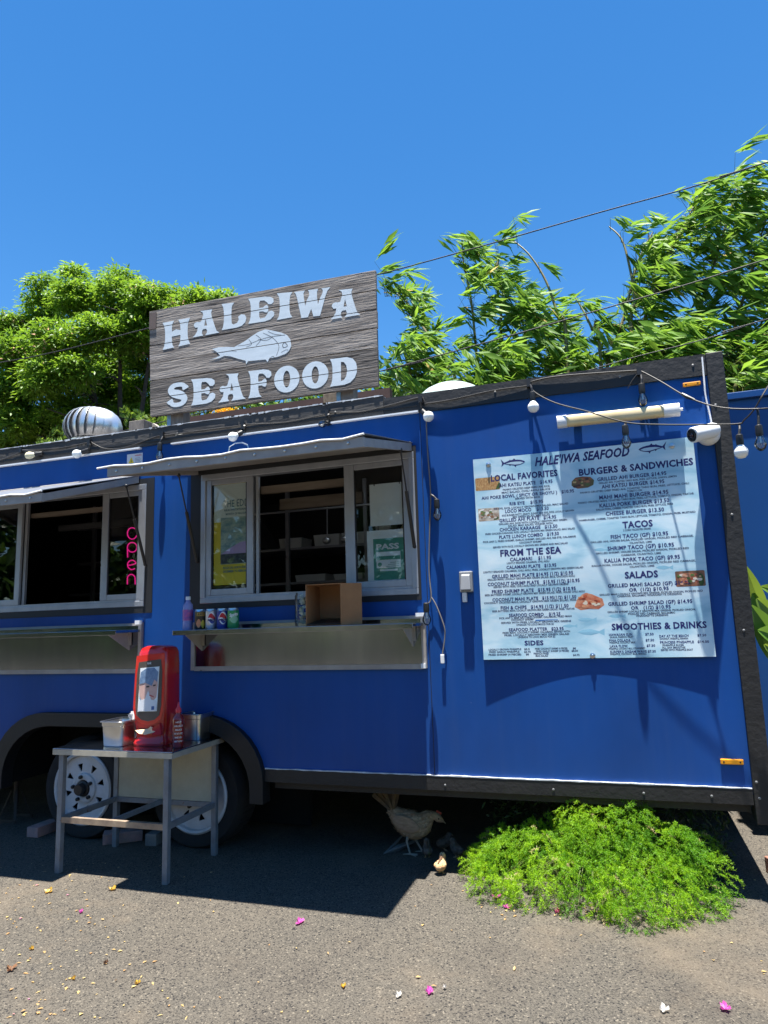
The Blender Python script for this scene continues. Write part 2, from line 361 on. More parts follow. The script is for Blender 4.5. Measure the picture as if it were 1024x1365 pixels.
# left wall panel as outline with wheel arch cut and window holes; right panel plain
ol = [(XL, ZB), (-3.965, ZB)]+[(x, z) for x, z in ao if z > ZB+.005]+[(-1.985, ZB), (-.9885, ZB), (-.9885, ZT), (XL, ZT)]
w_ = MB(); plate(w_, [ol, rect(*win['R'])[::-1], rect(*win['L'])[::-1]], 0, .045); w_.build('wall_panel', BLUE, T)
w_ = MB(); plate(w_, [rect(-.9845, XR, ZB, ZT)], 0, .045); w_.build('wall_panel', BLUE, T)
box('panel_joint_strip', -.992, -.981, .002, .006, ZB, ZT, BLACK, T)
# shell: roof, floor, back, ends
box('roof', XL, .58, .046, 2.40, 2.50, 2.552, GREYTRIM, T)
box('floor_pan', XL, -3.992, .05, 2.40, .44, .50, BLACK, T); box('floor_pan', -1.958, .57, .05, 2.40, .44, .50, BLACK, T); box('floor_pan', -3.99, -1.96, .585, 2.40, .44, .50, BLACK, T)
box('rear_wall', XL, .58, 2.402, 2.44, .44, 2.552, BLUE, T)
box('added_shade_skirt', XL, .56, 2.405, 2.435, .03, .4395, BLACK, T)  # unseen black skirt, added to keep lit ground behind from showing underneath
box('end_wall', .53, .575, .05, 2.40, .502, 2.498, BLUE, T)
box('end_wall', XL, XL+.04, .05, 2.40, .502, 2.498, BLUE, T)
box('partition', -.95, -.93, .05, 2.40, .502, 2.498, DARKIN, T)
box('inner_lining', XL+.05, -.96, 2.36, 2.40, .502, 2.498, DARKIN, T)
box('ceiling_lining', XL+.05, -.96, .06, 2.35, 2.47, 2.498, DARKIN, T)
# top trim, weathered on the left, black on the right
def wavy_bar(name, x0, x1, y0, y1, z0, z1, mt, seg=.12, amp=.003, parent=T, bottom=True):
    mb = MB(); k = max(2, int((x1-x0)/seg)); R = []
    for i in range(k+1):
        x = x0+(x1-x0)*i/k; a = random.uniform(-amp, amp); b = random.uniform(-amp, amp) if bottom else 0
        R.append([(x, y0, z0+b), (x, y1, z0+b), (x, y1, z1+a), (x, y0, z1+a)])
    return mb.rings(R).build(name, mt, parent)
wavy_bar('top_trim', XL, -1.20, -.012, .03, 2.475, 2.588, GREYTRIM)
wavy_bar('top_trim', -1.197, .5085, -.012, .03, 2.462, 2.572, BLACK, amp=.0015)
wavy_bar('roof_edge_sheet', XL, -1.20, -.016, .05, 2.5885, 2.5925, WHITECHIP, .06, .0016)
# peeling flakes along the roof edge
fl = MB()
for i in range(46):
    x = random.uniform(-4.3, -1.25); w = random.uniform(.01, .05)
    fl.hexa([(x, -.018, 2.59-random.uniform(.002, .012)), (x+w, -.018, 2.588-random.uniform(.0, .006)), (x+w, -.0145, 2.586), (x, -.0145, 2.586), (x, -.018, 2.594), (x+w, -.018, 2.594), (x+w, -.0145, 2.594), (x, -.0145, 2.594)])
fl.build('paint_flakes', WHITECHIP, T)['kind'] = 'stuff'
wavy_bar('lower_lip', XL, -1.0, -.016, -.0005, 2.498, 2.512, BLACK, .15, .003)
for a, b in ((XL, -2.88), (-2.64, -.99)):
    wavy_bar('drip_rail', a, b, -.026, -.0005, 2.461, 2.470, WHITE, .2, .0012)
# bottom trim, corner post
wavy_bar('bottom_trim', -1.982, XR-.003, -.011, .045, .418, .487, BLACK, .2, .0006)
wavy_bar('bottom_trim', XL, -3.972, -.011, .045, .40, .459, BLACK, .2, .0006)
wavy_bar('trim_top_edge', -1.98, XR-.004, -.0125, -.0005, .4875, .4925, WHITECHIP, .04, .0015)
box('underframe_rail', -1.95, .50, .05, .12, .372, .417, BLACK, T)
box('underframe_rail', XL, -3.98, .05, .12, .335, .399, BLACK, T)
box('corner_post', XR, .590, -.016, .09, .335, 2.573, BLACK, T, bevel=.004)
for x, z in ((-.93, .445), (-.38, .447), (.04, .449), (.335, .45), (.532, .45), (.527, .52), (.532, 2.30), (.545, 1.2), (.55, 1.75), (-.55, 2.52), (.1, 2.51), (.45, 2.52), (-1.5, 2.53), (-2.6, 2.53), (-3.4, 2.53)):
    sc = MB(); sc.lathe([(.0062, 0), (.006, .002), (.003, .0035)], (x, -.016 if x > .51 else -.0125, z), (0, -1, 0), 8); sc.build('screw', mat('dull_zinc', (.22, .22, .22), .6, metal=.6), T)
# fender band round the tandem wheels
fb = MB(); pv = 0
R = []
for (x, z), (x2, z2) in zip(ao, ai): R.append([(x, -.04, z), (x, .05, z), (x2, .05, z2), (x2, -.04, z2)])
fb.rings(R); fb.build('fender', mat('fender_black', (.008, .0085, .010), .55, var=.3, bump=.15), T, bevel=.003)
# wheel well back, carried down near the ground to hide lit asphalt beyond
box('wheel_well', -3.99, -1.96, .55, .58, .03, .80, mat('well_shade_black', (.005, .005, .005), .9), T)  # near-black colour stands in for the deep shade inside the well
box('wheel_well_side', -3.995, -3.975, .06, .549, .30, .80, MATS['well_shade_black'], T)  # side panel added against the light patch on the left, same shade colour
box('wheel_well_top', -3.99, -1.96, .055, .549, .80, .82, BLKPL, T)
# axles and chassis in the dark
ax = MB()
ax.bar((-5.4, .80, .36), (.45, .80, .36), .06, .1); ax.bar((-5.4, 2.0, .36), (.45, 2.0, .36), .06, .1)
for x in (-3.3, -2.47): ax.tube([(x, .28, .30), (x, 2.2, .30)], .035)
for x in (-4.4, -1.4, -.4): ax.bar((x, .84, .37), (x, 1.96, .37), .05, .08)
ax.build('chassis', BLKPL, T)
def wheel(cx):
    cy, cz = .075, .305
    ty = MB(); ty.lathe([(.215, 0), (.235, -.012), (.292, -.010), (.314, .02), (.318, .05), (.318, .16), (.308, .20), (.25, .215), (.2, .2)], (cx, cy, cz), (0, 1, 0), 48, cap=False)
    w = ty.build('wheel', RUBBER, T, smooth=True)
    tr = MB()
    for k in range(56):
        a = 2*math.pi*k/56; c, s = math.cos(a), math.sin(a)
        tr.bar((cx+c*.3175, cy+.045, cz+s*.3175), (cx+c*.3175, cy+.165, cz+s*.3175), .014, .006, up=(c, 0, s))
    tr.build('tyre_tread', RUBBER, w)
    r = MB(); r.lathe([(.222, .0), (.224, -.014), (.214, -.022), (.203, -.016), (.200, .006), (.192, .030), (.186, .034)], (cx, cy, cz), (0, 1, 0), 48, cap=False)
    r.build('rim', RIMW, w, smooth=True)
    holes = []
    for k in range(8):
        a = 2*math.pi*(k+.35)/8; h = []
        for rr, da in ((.152, -.14), (.152, .14), (.105, 0.03), (.105, -.03)): h.append((cx+rr*math.cos(a+da), cz+rr*math.sin(a+da)))
        holes.append(h)
    disc = MB(); circ = [(cx+.199*math.cos(2*math.pi*k/40), cz+.199*math.sin(2*math.pi*k/40)) for k in range(40)]
    plate(disc, [circ]+holes, cy+.008, cy+.016)
    disc.lathe([(.094, .008), (.090, -.004), (.078, -.008), (.055, -.008), (.05, .0)], (cx, cy, cz), (0, 1, 0), 32, cap=False)
    disc.build('spoke_disc', RIMW, w, smooth=False)
    hb = MB(); hb.lathe([(.052, 0), (.048, -.012), (.036, -.016), (.036, -.045), (.031, -.052), (.004, -.053)], (cx, cy, cz), (0, 1, 0), 20)
    hb.build('hub', BLKPL, w, smooth=True)
    for k in range(5):
        a = 2*math.pi*k/5+.5; ln = MB(); ln.lathe([(.012, 0), (.011, -.02), (.004, -.024)], (cx+.071*math.cos(a), cy-.006, cz+.071*math.sin(a)), (0, 1, 0), 6); ln.build('lug_nut', mat('dark_nut', (.05, .05, .05), .4, metal=.8), w)
    # dark backing (brake drum)
    bd = MB(); bd.lathe([(.19, .06), (.19, .12)], (cx, cy, cz), (0, 1, 0), 24); bd.build('brake_drum', BLKPL, w)
wheel(-3.325); wheel(-2.495)

# ---- windows: aluminium frame set in the black recess
def window(x0, x1, z0, z1, posts, panes, hx0, hx1, hz0, hz1):
    y = -.006
    rc = MB()   # black liner of the opening
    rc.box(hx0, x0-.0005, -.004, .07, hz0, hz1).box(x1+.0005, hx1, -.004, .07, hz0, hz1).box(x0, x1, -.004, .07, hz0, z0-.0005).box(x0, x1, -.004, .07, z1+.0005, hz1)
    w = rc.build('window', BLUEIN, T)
    f = MB(); t = .034
    f.box(x0, x1, y, .05, z0, z0+t); f.box(x0, x1, y, .05, z1-t*1.1, z1); f.box(x0, x0+t, y, .05, z0+t, z1-t*1.1); f.box(x1-t, x1, y, .05, z0+t, z1-t*1.1)
    f.build('window_frame', ALU, w, bevel=.003)
    tr = MB(); tr.box(x0+t, x1-t, .002, .014, z0+t, z0+t+.012); tr.box(x0+t, x1-t, .022, .034, z0+t, z0+t+.012); tr.build('sash_track', ALU, w)
    for a, b, yy in posts:       # sash stiles
        s_ = MB(); s_.box(a, b, yy, yy+.022, z0+t+.013, z1-t*1.1-.001); s_.build('sash_stile', ALU, w, bevel=.002)
    for a, b, yy, gm_ in panes:
        q = MB(); tt = .020
        q.box(a, b, yy, yy+.018, z0+t+.013, z0+t+.05); q.build('sash_rail', ALU, w, bevel=.002); q = MB(); q.box(a, b, yy, yy+.018, z1-t*1.1-.032, z1-t*1.1-.001); q.build('sash_rail', ALU, w, bevel=.002)
        MB().box(a, b, yy+.007, yy+.011, z0+t+.0505, z1-t*1.1-.0325).build('pane', gm_, w)
        g_ = MB().box(a, a+.008, yy+.004, yy+.0065, z0+t+.051, z1-t*1.1-.033).box(b-.008, b, yy+.004, yy+.0065, z0+t+.051, z1-t*1.1-.033); g_.build('gasket', BLKPL, w)
    return w
window(-2.425, -1.032, 1.437, 2.240,
       [(-2.391, -2.355, .003), (-2.105, -2.062, .003), (-2.055, -2.035, .024), (-1.462, -1.402, .003), (-1.105, -1.067, .003)],
       [(-2.354, -2.106, .005, GLASS), (-1.401, -1.106, .005, GLASS)], *win['R'])
window(-4.36, -2.835, 1.437, 2.225,
       [(-4.32, -4.28, .003), (-3.905, -3.865, .003), (-3.858, -3.838, .024), (-3.185, -3.135, .003), (-2.90, -2.87, .003)],
       [(-4.279, -3.906, .005, GLASSD), (-3.134, -2.901, .005, GLASSD)], *win['L'])
# upper rail boards seen inside the openings, and the cross slat of the left one
wb = mat('header_wood', (.10, .075, .055), .7, col2=(.16, .13, .10), vscale=5, stretch=(1, 1, 6))
box('header_board', -2.034, -1.463, .052, .085, 2.095, 2.14, wb, T)
box('header_board', -2.034, -1.463, .30, .33, 2.03, 2.10, wb, T)
box('header_board', -3.837, -3.186, .052, .085, 2.085, 2.115, wb, T)
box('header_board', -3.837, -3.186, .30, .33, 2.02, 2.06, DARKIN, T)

# ---- awnings: lifted hatches hinged above the windows
def awning(x0, x1, zh, zt, out, kink, rods):
    k = 14; top = MB(); R = []
    for i in range(k+1):
        t = i/k; x = x0+(x1-x0)*t
        wz = .004*math.sin(i*1.7)+random.uniform(-.0025, .0025); up = kink*max(0, 1-abs(t-1)/.07)+(kink*.5*max(0, 1-abs(t-.25)/.05))
        R.append([(x, -.004, zh), (x, -.004, zh+.004), (x, -out, zt+.004+wz+up), (x, -out, zt+wz+up)])
    a = top.rings(R).build('awning', [AWNTOP], T)
    ed = MB(); ed.tube([Vector(q[3])+Vector((0, -.003, -.001)) for q in R], .0055, 8); ed.build('sunlit_edge_bead', WHITE, a, smooth=True)  # white bead added so the sheet's sunlit edge shows as a bright line
    lip = MB(); lo = x0+.06
    R = []
    for i in range(k+1):
        t = i/k; x = lo+(x1-.004-lo)*t
        R.append([(x, -out+.003, zt-.048), (x, -out+.022, zt-.048), (x, -out+.022, zt-.001), (x, -out+.003, zt-.001)])
    lip.rings(R).build('awning_lip', GREYMET, a)
    for x in (x0+.06, x1-.026): sd = MB(); sd.hexa([(x, -out+.0225, zt-.044), (x+.022, -out+.0225, zt-.044), (x+.022, -.008, zh-.046), (x, -.008, zh-.046), (x, -out+.0225, zt-.002), (x+.022, -out+.0225, zt-.002), (x+.022, -.008, zh-.002), (x, -.008, zh-.002)]); sd.build('awning_side_rail', GREYMET, a)
    un = MB(); un.hexa([(x0+.083, -out+.023, zt-.02), (x1-.027, -out+.023, zt-.02), (x1-.027, -.01, zh-.022), (x0+.083, -.01, zh-.022), (x0+.083, -out+.023, zt-.014), (x1-.027, -out+.023, zt-.014), (x1-.027, -.01, zh-.016), (x0+.083, -.01, zh-.016)])
    un.build('awning_liner', mat('awning_underside', (.22, .20, .18), .6, col2=(.30, .28, .26), vscale=4, stretch=(1, 6, 1), wear=((.08, .05, .03), .66, 9)), a)
    hg = MB(); hg.tube([(x0+.05, -.008, zh+.002), (x1-.01, -.008, zh+.002)], .007, 8); hg.build('hinge', GREYMET, a)
    for i in range(9): rv = MB(); rv.lathe([(.007, 0), (.006, -.004), (.002, -.006)], (x0+.12+(x1-x0-.2)*i/8, -out+.002, zt-.024), (0, 1, 0), 8); rv.build('rivet', GALV, a)
    for x in rods:
        yo = .21; za = zh-(zh-zt)*yo/out-.045
        b = Vector((x, -.012, 1.70)); t_ = Vector((x, -yo, za)); mid = t_.lerp(b, .42)
        s = MB(); s.tube([t_, mid], .0045, 8); s.tube([mid, b], .010, 10); s.ell(t_, (.012, .012, .012), 8, 6); s.ell(b, (.012, .012, .012), 8, 6)
        s.build('gas_strut', BLKPL, a, smooth=True)
    return a
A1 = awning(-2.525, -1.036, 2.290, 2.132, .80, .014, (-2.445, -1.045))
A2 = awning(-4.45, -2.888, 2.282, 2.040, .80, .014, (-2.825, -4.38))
# pull handle on the right awning
hp = [P(305+i*5.5, 603-0, -.80) for i in range(5)]
c0 = P(318, 600, -.79)
MB().tube([Vector((c0.x+dx, -.79, 2.14+dz)) for dx, dz in ((-.055, 0), (-.05, .025), (-.02, .038), (.02, .037), (.05, .022), (.055, 0))], .003, 6).build('pull_handle', GALV, A1)

# ---- folding counters and the steel boxes below
def counter(x0, x1, z, out, pz0, pz1, brk):
    s = MB(); s.box(x0, x1, -out, -.012, z-.020, z-.004); s.box(x0, x1, -out-.004, -out, z-.032, z-.003)
    c = s.build('counter', STEEL, T, bevel=.002)
    b = MB(); b.box(x0, x1, -.012, -.002, pz0, z+.02); b.build('counter_back_panel', STEEL, c)
    f = MB(); f.box(x0-.012, x0+.012, -.022, -.001, pz0, z+.04); f.box(x1-.012, x1+.012, -.022, -.001, pz0, z+.04); f.box(x0+.012, x1-.012, -.020, -.001, pz0-.004, pz0+.022); f.box(x0+.012, x1-.012, -.020, -.012, z+.020, z+.036)
    f.build('panel_frame', GREYMET, c)
    for x in brk:
        k = MB(); k.hexa([(x, -.013, z-.13), (x+.003, -.013, z-.13), (x+.003, -.013, z-.021), (x, -.013, z-.021), (x, -.019, z-.13), (x+.003, -.019, z-.13), (x+.003, -out+.01, z-.021), (x, -out+.01, z-.021)])
        k.bar((x+.01, -.022, z-.02), (x+.01, -.022, z-.10), .02, .008)
        k.build('bracket', GREYMET, c)
    return c
ZS = 1.285
counter(-2.462, -1.012, ZS, .22, 1.040, 1.27, (-2.40, -1.075))
counter(-4.36, -2.848, ZS+.012, .24, 1.030, 1.27, (-2.93, -4.2))
box('corner_bracket', -1.05, -1.0, -.03, -.021, 1.315, 1.335, WHITE, T); box('corner_bracket', -2.88, -2.83, -.03, -.0225, 1.325, 1.35, WHITE, T); box('corner_bracket', -1.03, -1.005, -.03, -.021, 1.04, 1.065, WHITE, T)
box('panel_latch', -2.47+1.0-.98, -2.40, -.03, -.0205, 1.058, 1.066, BLKPL, T) if False else None

# ---- reflectors
def reflector(x0, z0, x1, z1, w=.020):
    mb = MB(); mb.box(x0, x1, -.014, -.0008, (z0+z1)/2-w/2, (z0+z1)/2+w/2)
    r = mb.build('marker_reflector', AMBER, T, bevel=.004)
    s = MB()
    for x in (x0+.014, x1-.014): s.lathe([(.004, 0), (.003, .002)], (x, -.0142, (z0+z1)/2), (0, -1, 0), 8)
    s.build('screw', BLKPL, r)
a = P(960, 1014); b = P(991, 1016); reflector(a.x, a.z, b.x, b.z, .024)
a = P(910, 513); b = P(934, 512); reflector(a.x, a.z, b.x, b.z, .020)

# ---- roof fittings: turbine vent, vent lid
tv = P(124, 575, .75); tx, tz = tv.x, 2.70
mb = MB(); mb.lathe([(.16, 2.552), (.16, tz+.10), (.165, tz+.12)], (tx, .75, 0), (0, 0, 1), 32)
tb = mb.build('turbine_vent', GALV, T, smooth=True)
vn = MB()
RT = .205
for k in range(20):
    a0 = 2*math.pi*k/20; R = []
    for i in range(10):
        t = i/9; ph = -.75+t*(1.40+.75); rr = RT*math.cos(ph)**.75+.010; h = tz+.235+.150*math.sin(ph)*1.05; aa = a0+.18*t; w = .38
        pt = lambda q, ang, dz: (tx+rr*q*math.cos(aa+ang), .75+rr*q*math.sin(aa+ang), h+dz)
        R.append([pt(.90, 0, 0), pt(1.0, w*.5, 0), pt(1.06, w, 0), pt(1.045, w, -.003), pt(.98, w*.5, -.003), pt(.88, 0, -.003)])
    vn = MB(); vn.rings(R).build('vane', mat('vane_aluminium', (.80, .80, .80), .34, metal=.85, var=.1), tb, smooth=True)
mb = MB(); mb.lathe([(.10, tz+.10), (.155, tz+.2), (.155, tz+.28), (.08, tz+.36)], (tx, .75, 0), (0, 0, 1), 20); mb.build('core', GREYMET, tb)
mb = MB(); mb.lathe([(.07, tz+.365), (.05, tz+.378), (.004, tz+.382)], (tx, .75, 0), (0, 0, 1), 24); mb.build('cap', GALV, tb)
v0 = P(601, 520, 1.1)
mb = MB(); mb.ell((v0.x, 1.1, v0.z-.13), (.27, .25, .18), 24, 12); mb.box(v0.x-.27, v0.x+.27, .85, 1.35, 2.5525, v0.z-.10)
mb.build('roof_vent_lid', mat('vent_lid', (.42, .50, .48), .35, var=.1), T, smooth=True)

# ---- inside: shelves, hanging things, stacked trays
intr = MB()
for z, y0 in ((1.62, 1.55), (1.92, 1.65), (1.33, 1.4)): intr.box(-4.9, -1.0, y0, 2.3, z, z+.02)
for x in (-4.6, -3.6, -2.6, -1.9, -1.1): intr.box(x, x+.03, 1.5, 1.53, .5, 2.45)
intr.build('kitchen_rack', INSHELF, T)
box('kitchen_counter', -4.9, -1.0, 1.0, 1.38, .95, 1.30, INSHELF, T)
bx = mat('tray_paper', (.66, .66, .63), .8, var=.2)
for i, (x, z, w, h, yy) in enumerate(((-2.42, 1.94, .22, .10, 1.7), (-2.16, 1.94, .22, .10, 1.7), (-1.86, 1.94, .12, .22, 1.7), (-2.55, 1.64, .26, .06, 1.6), (-2.2, 1.64, .24, .05, 1.6), (-1.9, 1.64, .2, .05, 1.6), (-2.75, 1.94, .2, .09, 1.7), (-2.7, 1.352, .2, .05, 1.45), (-2.42, 1.352, .18, .07, 1.45), (-1.75, 1.352, .2, .06, 1.45))):
    mb = MB(); mb.hexa([(x, yy, z+.001), (x+w, yy, z+.001), (x+w, yy+.2, z+.001), (x, yy+.2, z+.001), (x-.01, yy-.01, z+h), (x+w+.01, yy-.01, z+h), (x+w+.01, yy+.2, z+h), (x-.01, yy+.2, z+h)])
    nm = ['leftmost top', 'middle of the upper shelf', 'tall upright', 'flat low', 'wide low', 'small low', 'square upper', 'shallow front', 'deep front', 'right front'][i]
    tag(mb.build('takeout_box', bx), 'pale takeout box inside the right window, %s one' % nm, 'box', 'takeout boxes on the kitchen shelves')

# cooking hood, pots and hanging ladles, dim behind the openings
KM = mat('kitchen_steel', (.42, .42, .43), .35, metal=.7, var=.3, vscale=8)
mb = MB(); mb.hexa([(-4.2, 1.30, 1.98), (-3.0, 1.30, 1.98), (-3.0, 2.2, 1.98), (-4.2, 2.2, 1.98), (-4.0, 1.7, 2.3), (-3.2, 1.7, 2.3), (-3.2, 2.2, 2.3), (-4.0, 2.2, 2.3)]); mb.build('cooking_hood', KM, T)
for i, (x, y, h, q) in enumerate(((-3.75, 1.15, .16, .11), (-3.45, 1.2, .22, .09), (-4.05, 1.2, .12, .13), (-2.95, 1.15, .20, .10), (-1.55, 1.15, .18, .08), (-2.15, 1.15, .12, .12))):
    t = thing('cooking_pot', (x, y, 1.301), ['low wide steel pot', 'tall steel pot', 'shallow steel pot', 'medium steel pot', 'small deep steel pot', 'broad steel pot'][i]+' on the dim counter behind the '+('left' if x < -2.6 else 'right')+' serving window', 'pot', 'pots on the kitchen counter')
    mb = MB(); mb.lathe([(q*.95, 0), (q, .01), (q, h), (q*1.04, h+.004), (q*1.04, h+.008), (q*.96, h+.008), (q*.94, .02)], (x, y, 1.301), (0, 0, 1), 24); mb.build('pot_body', KM, t, smooth=True)
    for s_ in (-1, 1): mb = MB(); mb.tube([(x+s_*q, y-.02, 1.30+h*.8), (x+s_*(q+.035), y-.02, 1.30+h*.8), (x+s_*(q+.035), y+.02, 1.30+h*.8), (x+s_*q, y+.02, 1.30+h*.8)], .005, 6); mb.build('handle', KM, t)
mb = MB(); mb.tube([(-4.3, 1.0, 2.14), (-1.3, 1.0, 2.14)], .008, 8); mb.build('utensil_rail', KM, T)
for i, x in enumerate((-3.7, -3.5, -3.28, -2.0, -1.86, -1.60)):
    mb = MB(); mb.tube([(x, 1.0, 2.15), (x, .99, 1.92)], .005, 6); mb.ell((x, .98, 1.895), (.035, .02, .028), 12, 8)
    tag(mb.build('hanging_ladle', KM, smooth=True), ['leftmost', 'second', 'third', 'fourth', 'fifth', 'rightmost'][i]+' steel ladle hanging from the rail in the dim kitchen', 'ladle', 'ladles on the kitchen rail')
for i, (x, z, h, c) in enumerate(((-3.9, 1.352, .22, (.5, .1, .05)), (-3.78, 1.352, .20, (.55, .45, .1)), (-3.3, 1.352, .24, (.5, .5, .5)), (-1.55, 1.642, .20, (.5, .12, .06)), (-1.45, 1.642, .17, (.1, .3, .12)), (-1.62, 1.942, .16, (.5, .42, .2)), (-2.05, 1.352, .2, (.5, .5, .48)))):
    mb = MB(); mb.lathe([(.035, 0), (.036, h*.65), (.014, h*.85), (.014, h)], (x, 1.72, z-.0), (0, 0, 1), 16)
    tag(mb.build('sauce_container', mat('container_%s' % 'abcdefg'[i], c, .4), smooth=True), ['red bottle on the low rack behind the left window', 'yellow bottle on the low rack behind the left window', 'grey bottle on the low rack behind the left window', 'red bottle on the middle rack behind the right window', 'green bottle on the middle rack behind the right window', 'tan bottle on the top rack behind the right window', 'pale bottle on the low rack behind the right window'][i], 'bottle', 'bottles on the kitchen racks')

# ---- ceiling lamp inside (its two lit ends peek under the header)
lamp = thing('ceiling_lamp', (-1.75, .9, 2.46), 'lit tube lamp on the dark kitchen ceiling behind the right window', 'ceiling lamp')
LIT = mat('lit_tube', (.9, .95, 1), .4, emit=((.75, .88, 1), 2.2))
box('lamp_tray', -2.10, -1.40, .42, .54, 2.445, 2.469, WHITE, lamp)
box('lamp_tube', -2.08, -1.42, .45, .50, 2.425, 2.444, LIT, lamp)

# ------------------------------------------------------------------ neon open sign
NE = mat('neon_pink', (.9, .05, .35), .4, emit=((1, .02, .30), .8))
def neon(pts, mb):
    q = [P(a, b, .035) for a, b in pts]; mb.tube(smooth_path(q, 5), .0036, 8)
def arcpts(cx, cy, rx, ry, a0, a1, n=10): return [(cx+rx*math.cos(math.radians(a0+(a1-a0)*i/n)), cy-ry*math.sin(math.radians(a0+(a1-a0)*i/n))) for i in range(n+1)]
c_ = P(176, 740, .035)
nsign = thing('neon_open_sign', (c_.x, .035, 1.6), 'pink neon sign reading open downwards behind dark glass', 'neon sign')
for kk in range(4):
    mb = MB()
    if kk == 0: neon(arcpts(176.3, 711, 6.3, 7.6, 90, 450, 14), mb)
    if kk == 1: neon([(170.2, 743), (170.0, 733)]+arcpts(176.3, 729.5, 6.3, 6.4, 180, -150, 12), mb)
    if kk == 2: neon([(170.6, 753.5), (176, 752.8), (181.2, 751)]+arcpts(176, 753, 5.8, 6.2, 25, 310, 12), mb)
    if kk == 3: neon([(169.8, 779), (169.9, 772)]+arcpts(175, 771.5, 5.2, 5.8, 180, 0, 8)+[(180.4, 779)], mb)
    mb.build('neon_letter', NE, nsign, smooth=True)
a = P(176, 738, .05)
MB().box(a.x-.035, a.x+.035, .0425, .046, 1.50, 1.87).build('backing', mat('clear_acrylic', (.02, .02, .022), .15), nsign)

# ------------------------------------------------------------------ wooden roof sign
SY = .30
sg = thing('roof_sign', (-2.2, SY, 2.55), 'weathered plank sign reading HALEIWA SEAFOOD standing on the roof', 'sign')
TL, TR, BR, BL = P(200, 415, SY), P(499.5, 360, SY), P(503.5, 514, SY), P(201, 555.5, SY)
def sp(u, v): return TL.lerp(TR, u).lerp(BL.lerp(BR, u), v)      # u right, v down
cuts = [0, .165, .33, .50, .665, .83, 1.0]; cr = [0, .175, .345, .505, .675, .84, 1.0]
for i in range(6):
    a, b = cuts[i]+(.006 if i else 0), cuts[i+1]; a2, b2 = cr[i]+(.006 if i else 0), cr[i+1]
    mb = MB(); du = random.uniform(0, .004); dy = random.uniform(-.0005, .0007); R = []
    for k in range(9):
        u = k/8; va = a+(a2-a)*u+random.uniform(-.002, .002); vb = b+(b2-b)*u+random.uniform(-.002, .002)
        uu = -du if k == 0 else (1+du if k == 8 else u)
        p = sp(uu, va); q = sp(uu, vb)
        R.append([(p.x, SY+dy, p.z), (p.x, SY+.028, p.z), (q.x, SY+.028, q.z), (q.x, SY+dy, q.z)])
    mb.rings(R).build('plank', WOODG, sg, bevel=.002)
bk = MB(); p = sp(.02, .03); q = sp(.98, .97)
bk.box(-3.0, -1.42, SY+.0285, SY+.045, 2.86, 3.46); bk.build('backing_board', WOODP, sg)
corner = MB(); a = sp(.0, .02); corner.box(a.x+.002, a.x+.06, SY-.008, SY-.0035, a.z-.13, a.z-.004); corner.build('corner_patch', mat('patch_brown', (.11, .08, .07), .8), sg)
for px0, px1, yy in ((228, 245, .35), (455, 472, .35)):
    a, b = P(px0, 545, yy), P(px1, 545, yy); box('post', a.x, b.x, .346, .43, 2.553, 3.35, WOODP, sg, bevel=.003)
for px0, px1, yy in ((223, 228, .345), (449, 454.5, .345)):
    a, b = P(px0, 545, yy), P(px1, 545, yy); box('post_bracket', a.x, b.x-.001, .346, .40, 2.553, 2.95, mat('blue_bracket', (.20, .36, .52), .5), sg)
def P2(x, y): return P(190+x/3.103, 350+y/3.103, SY)
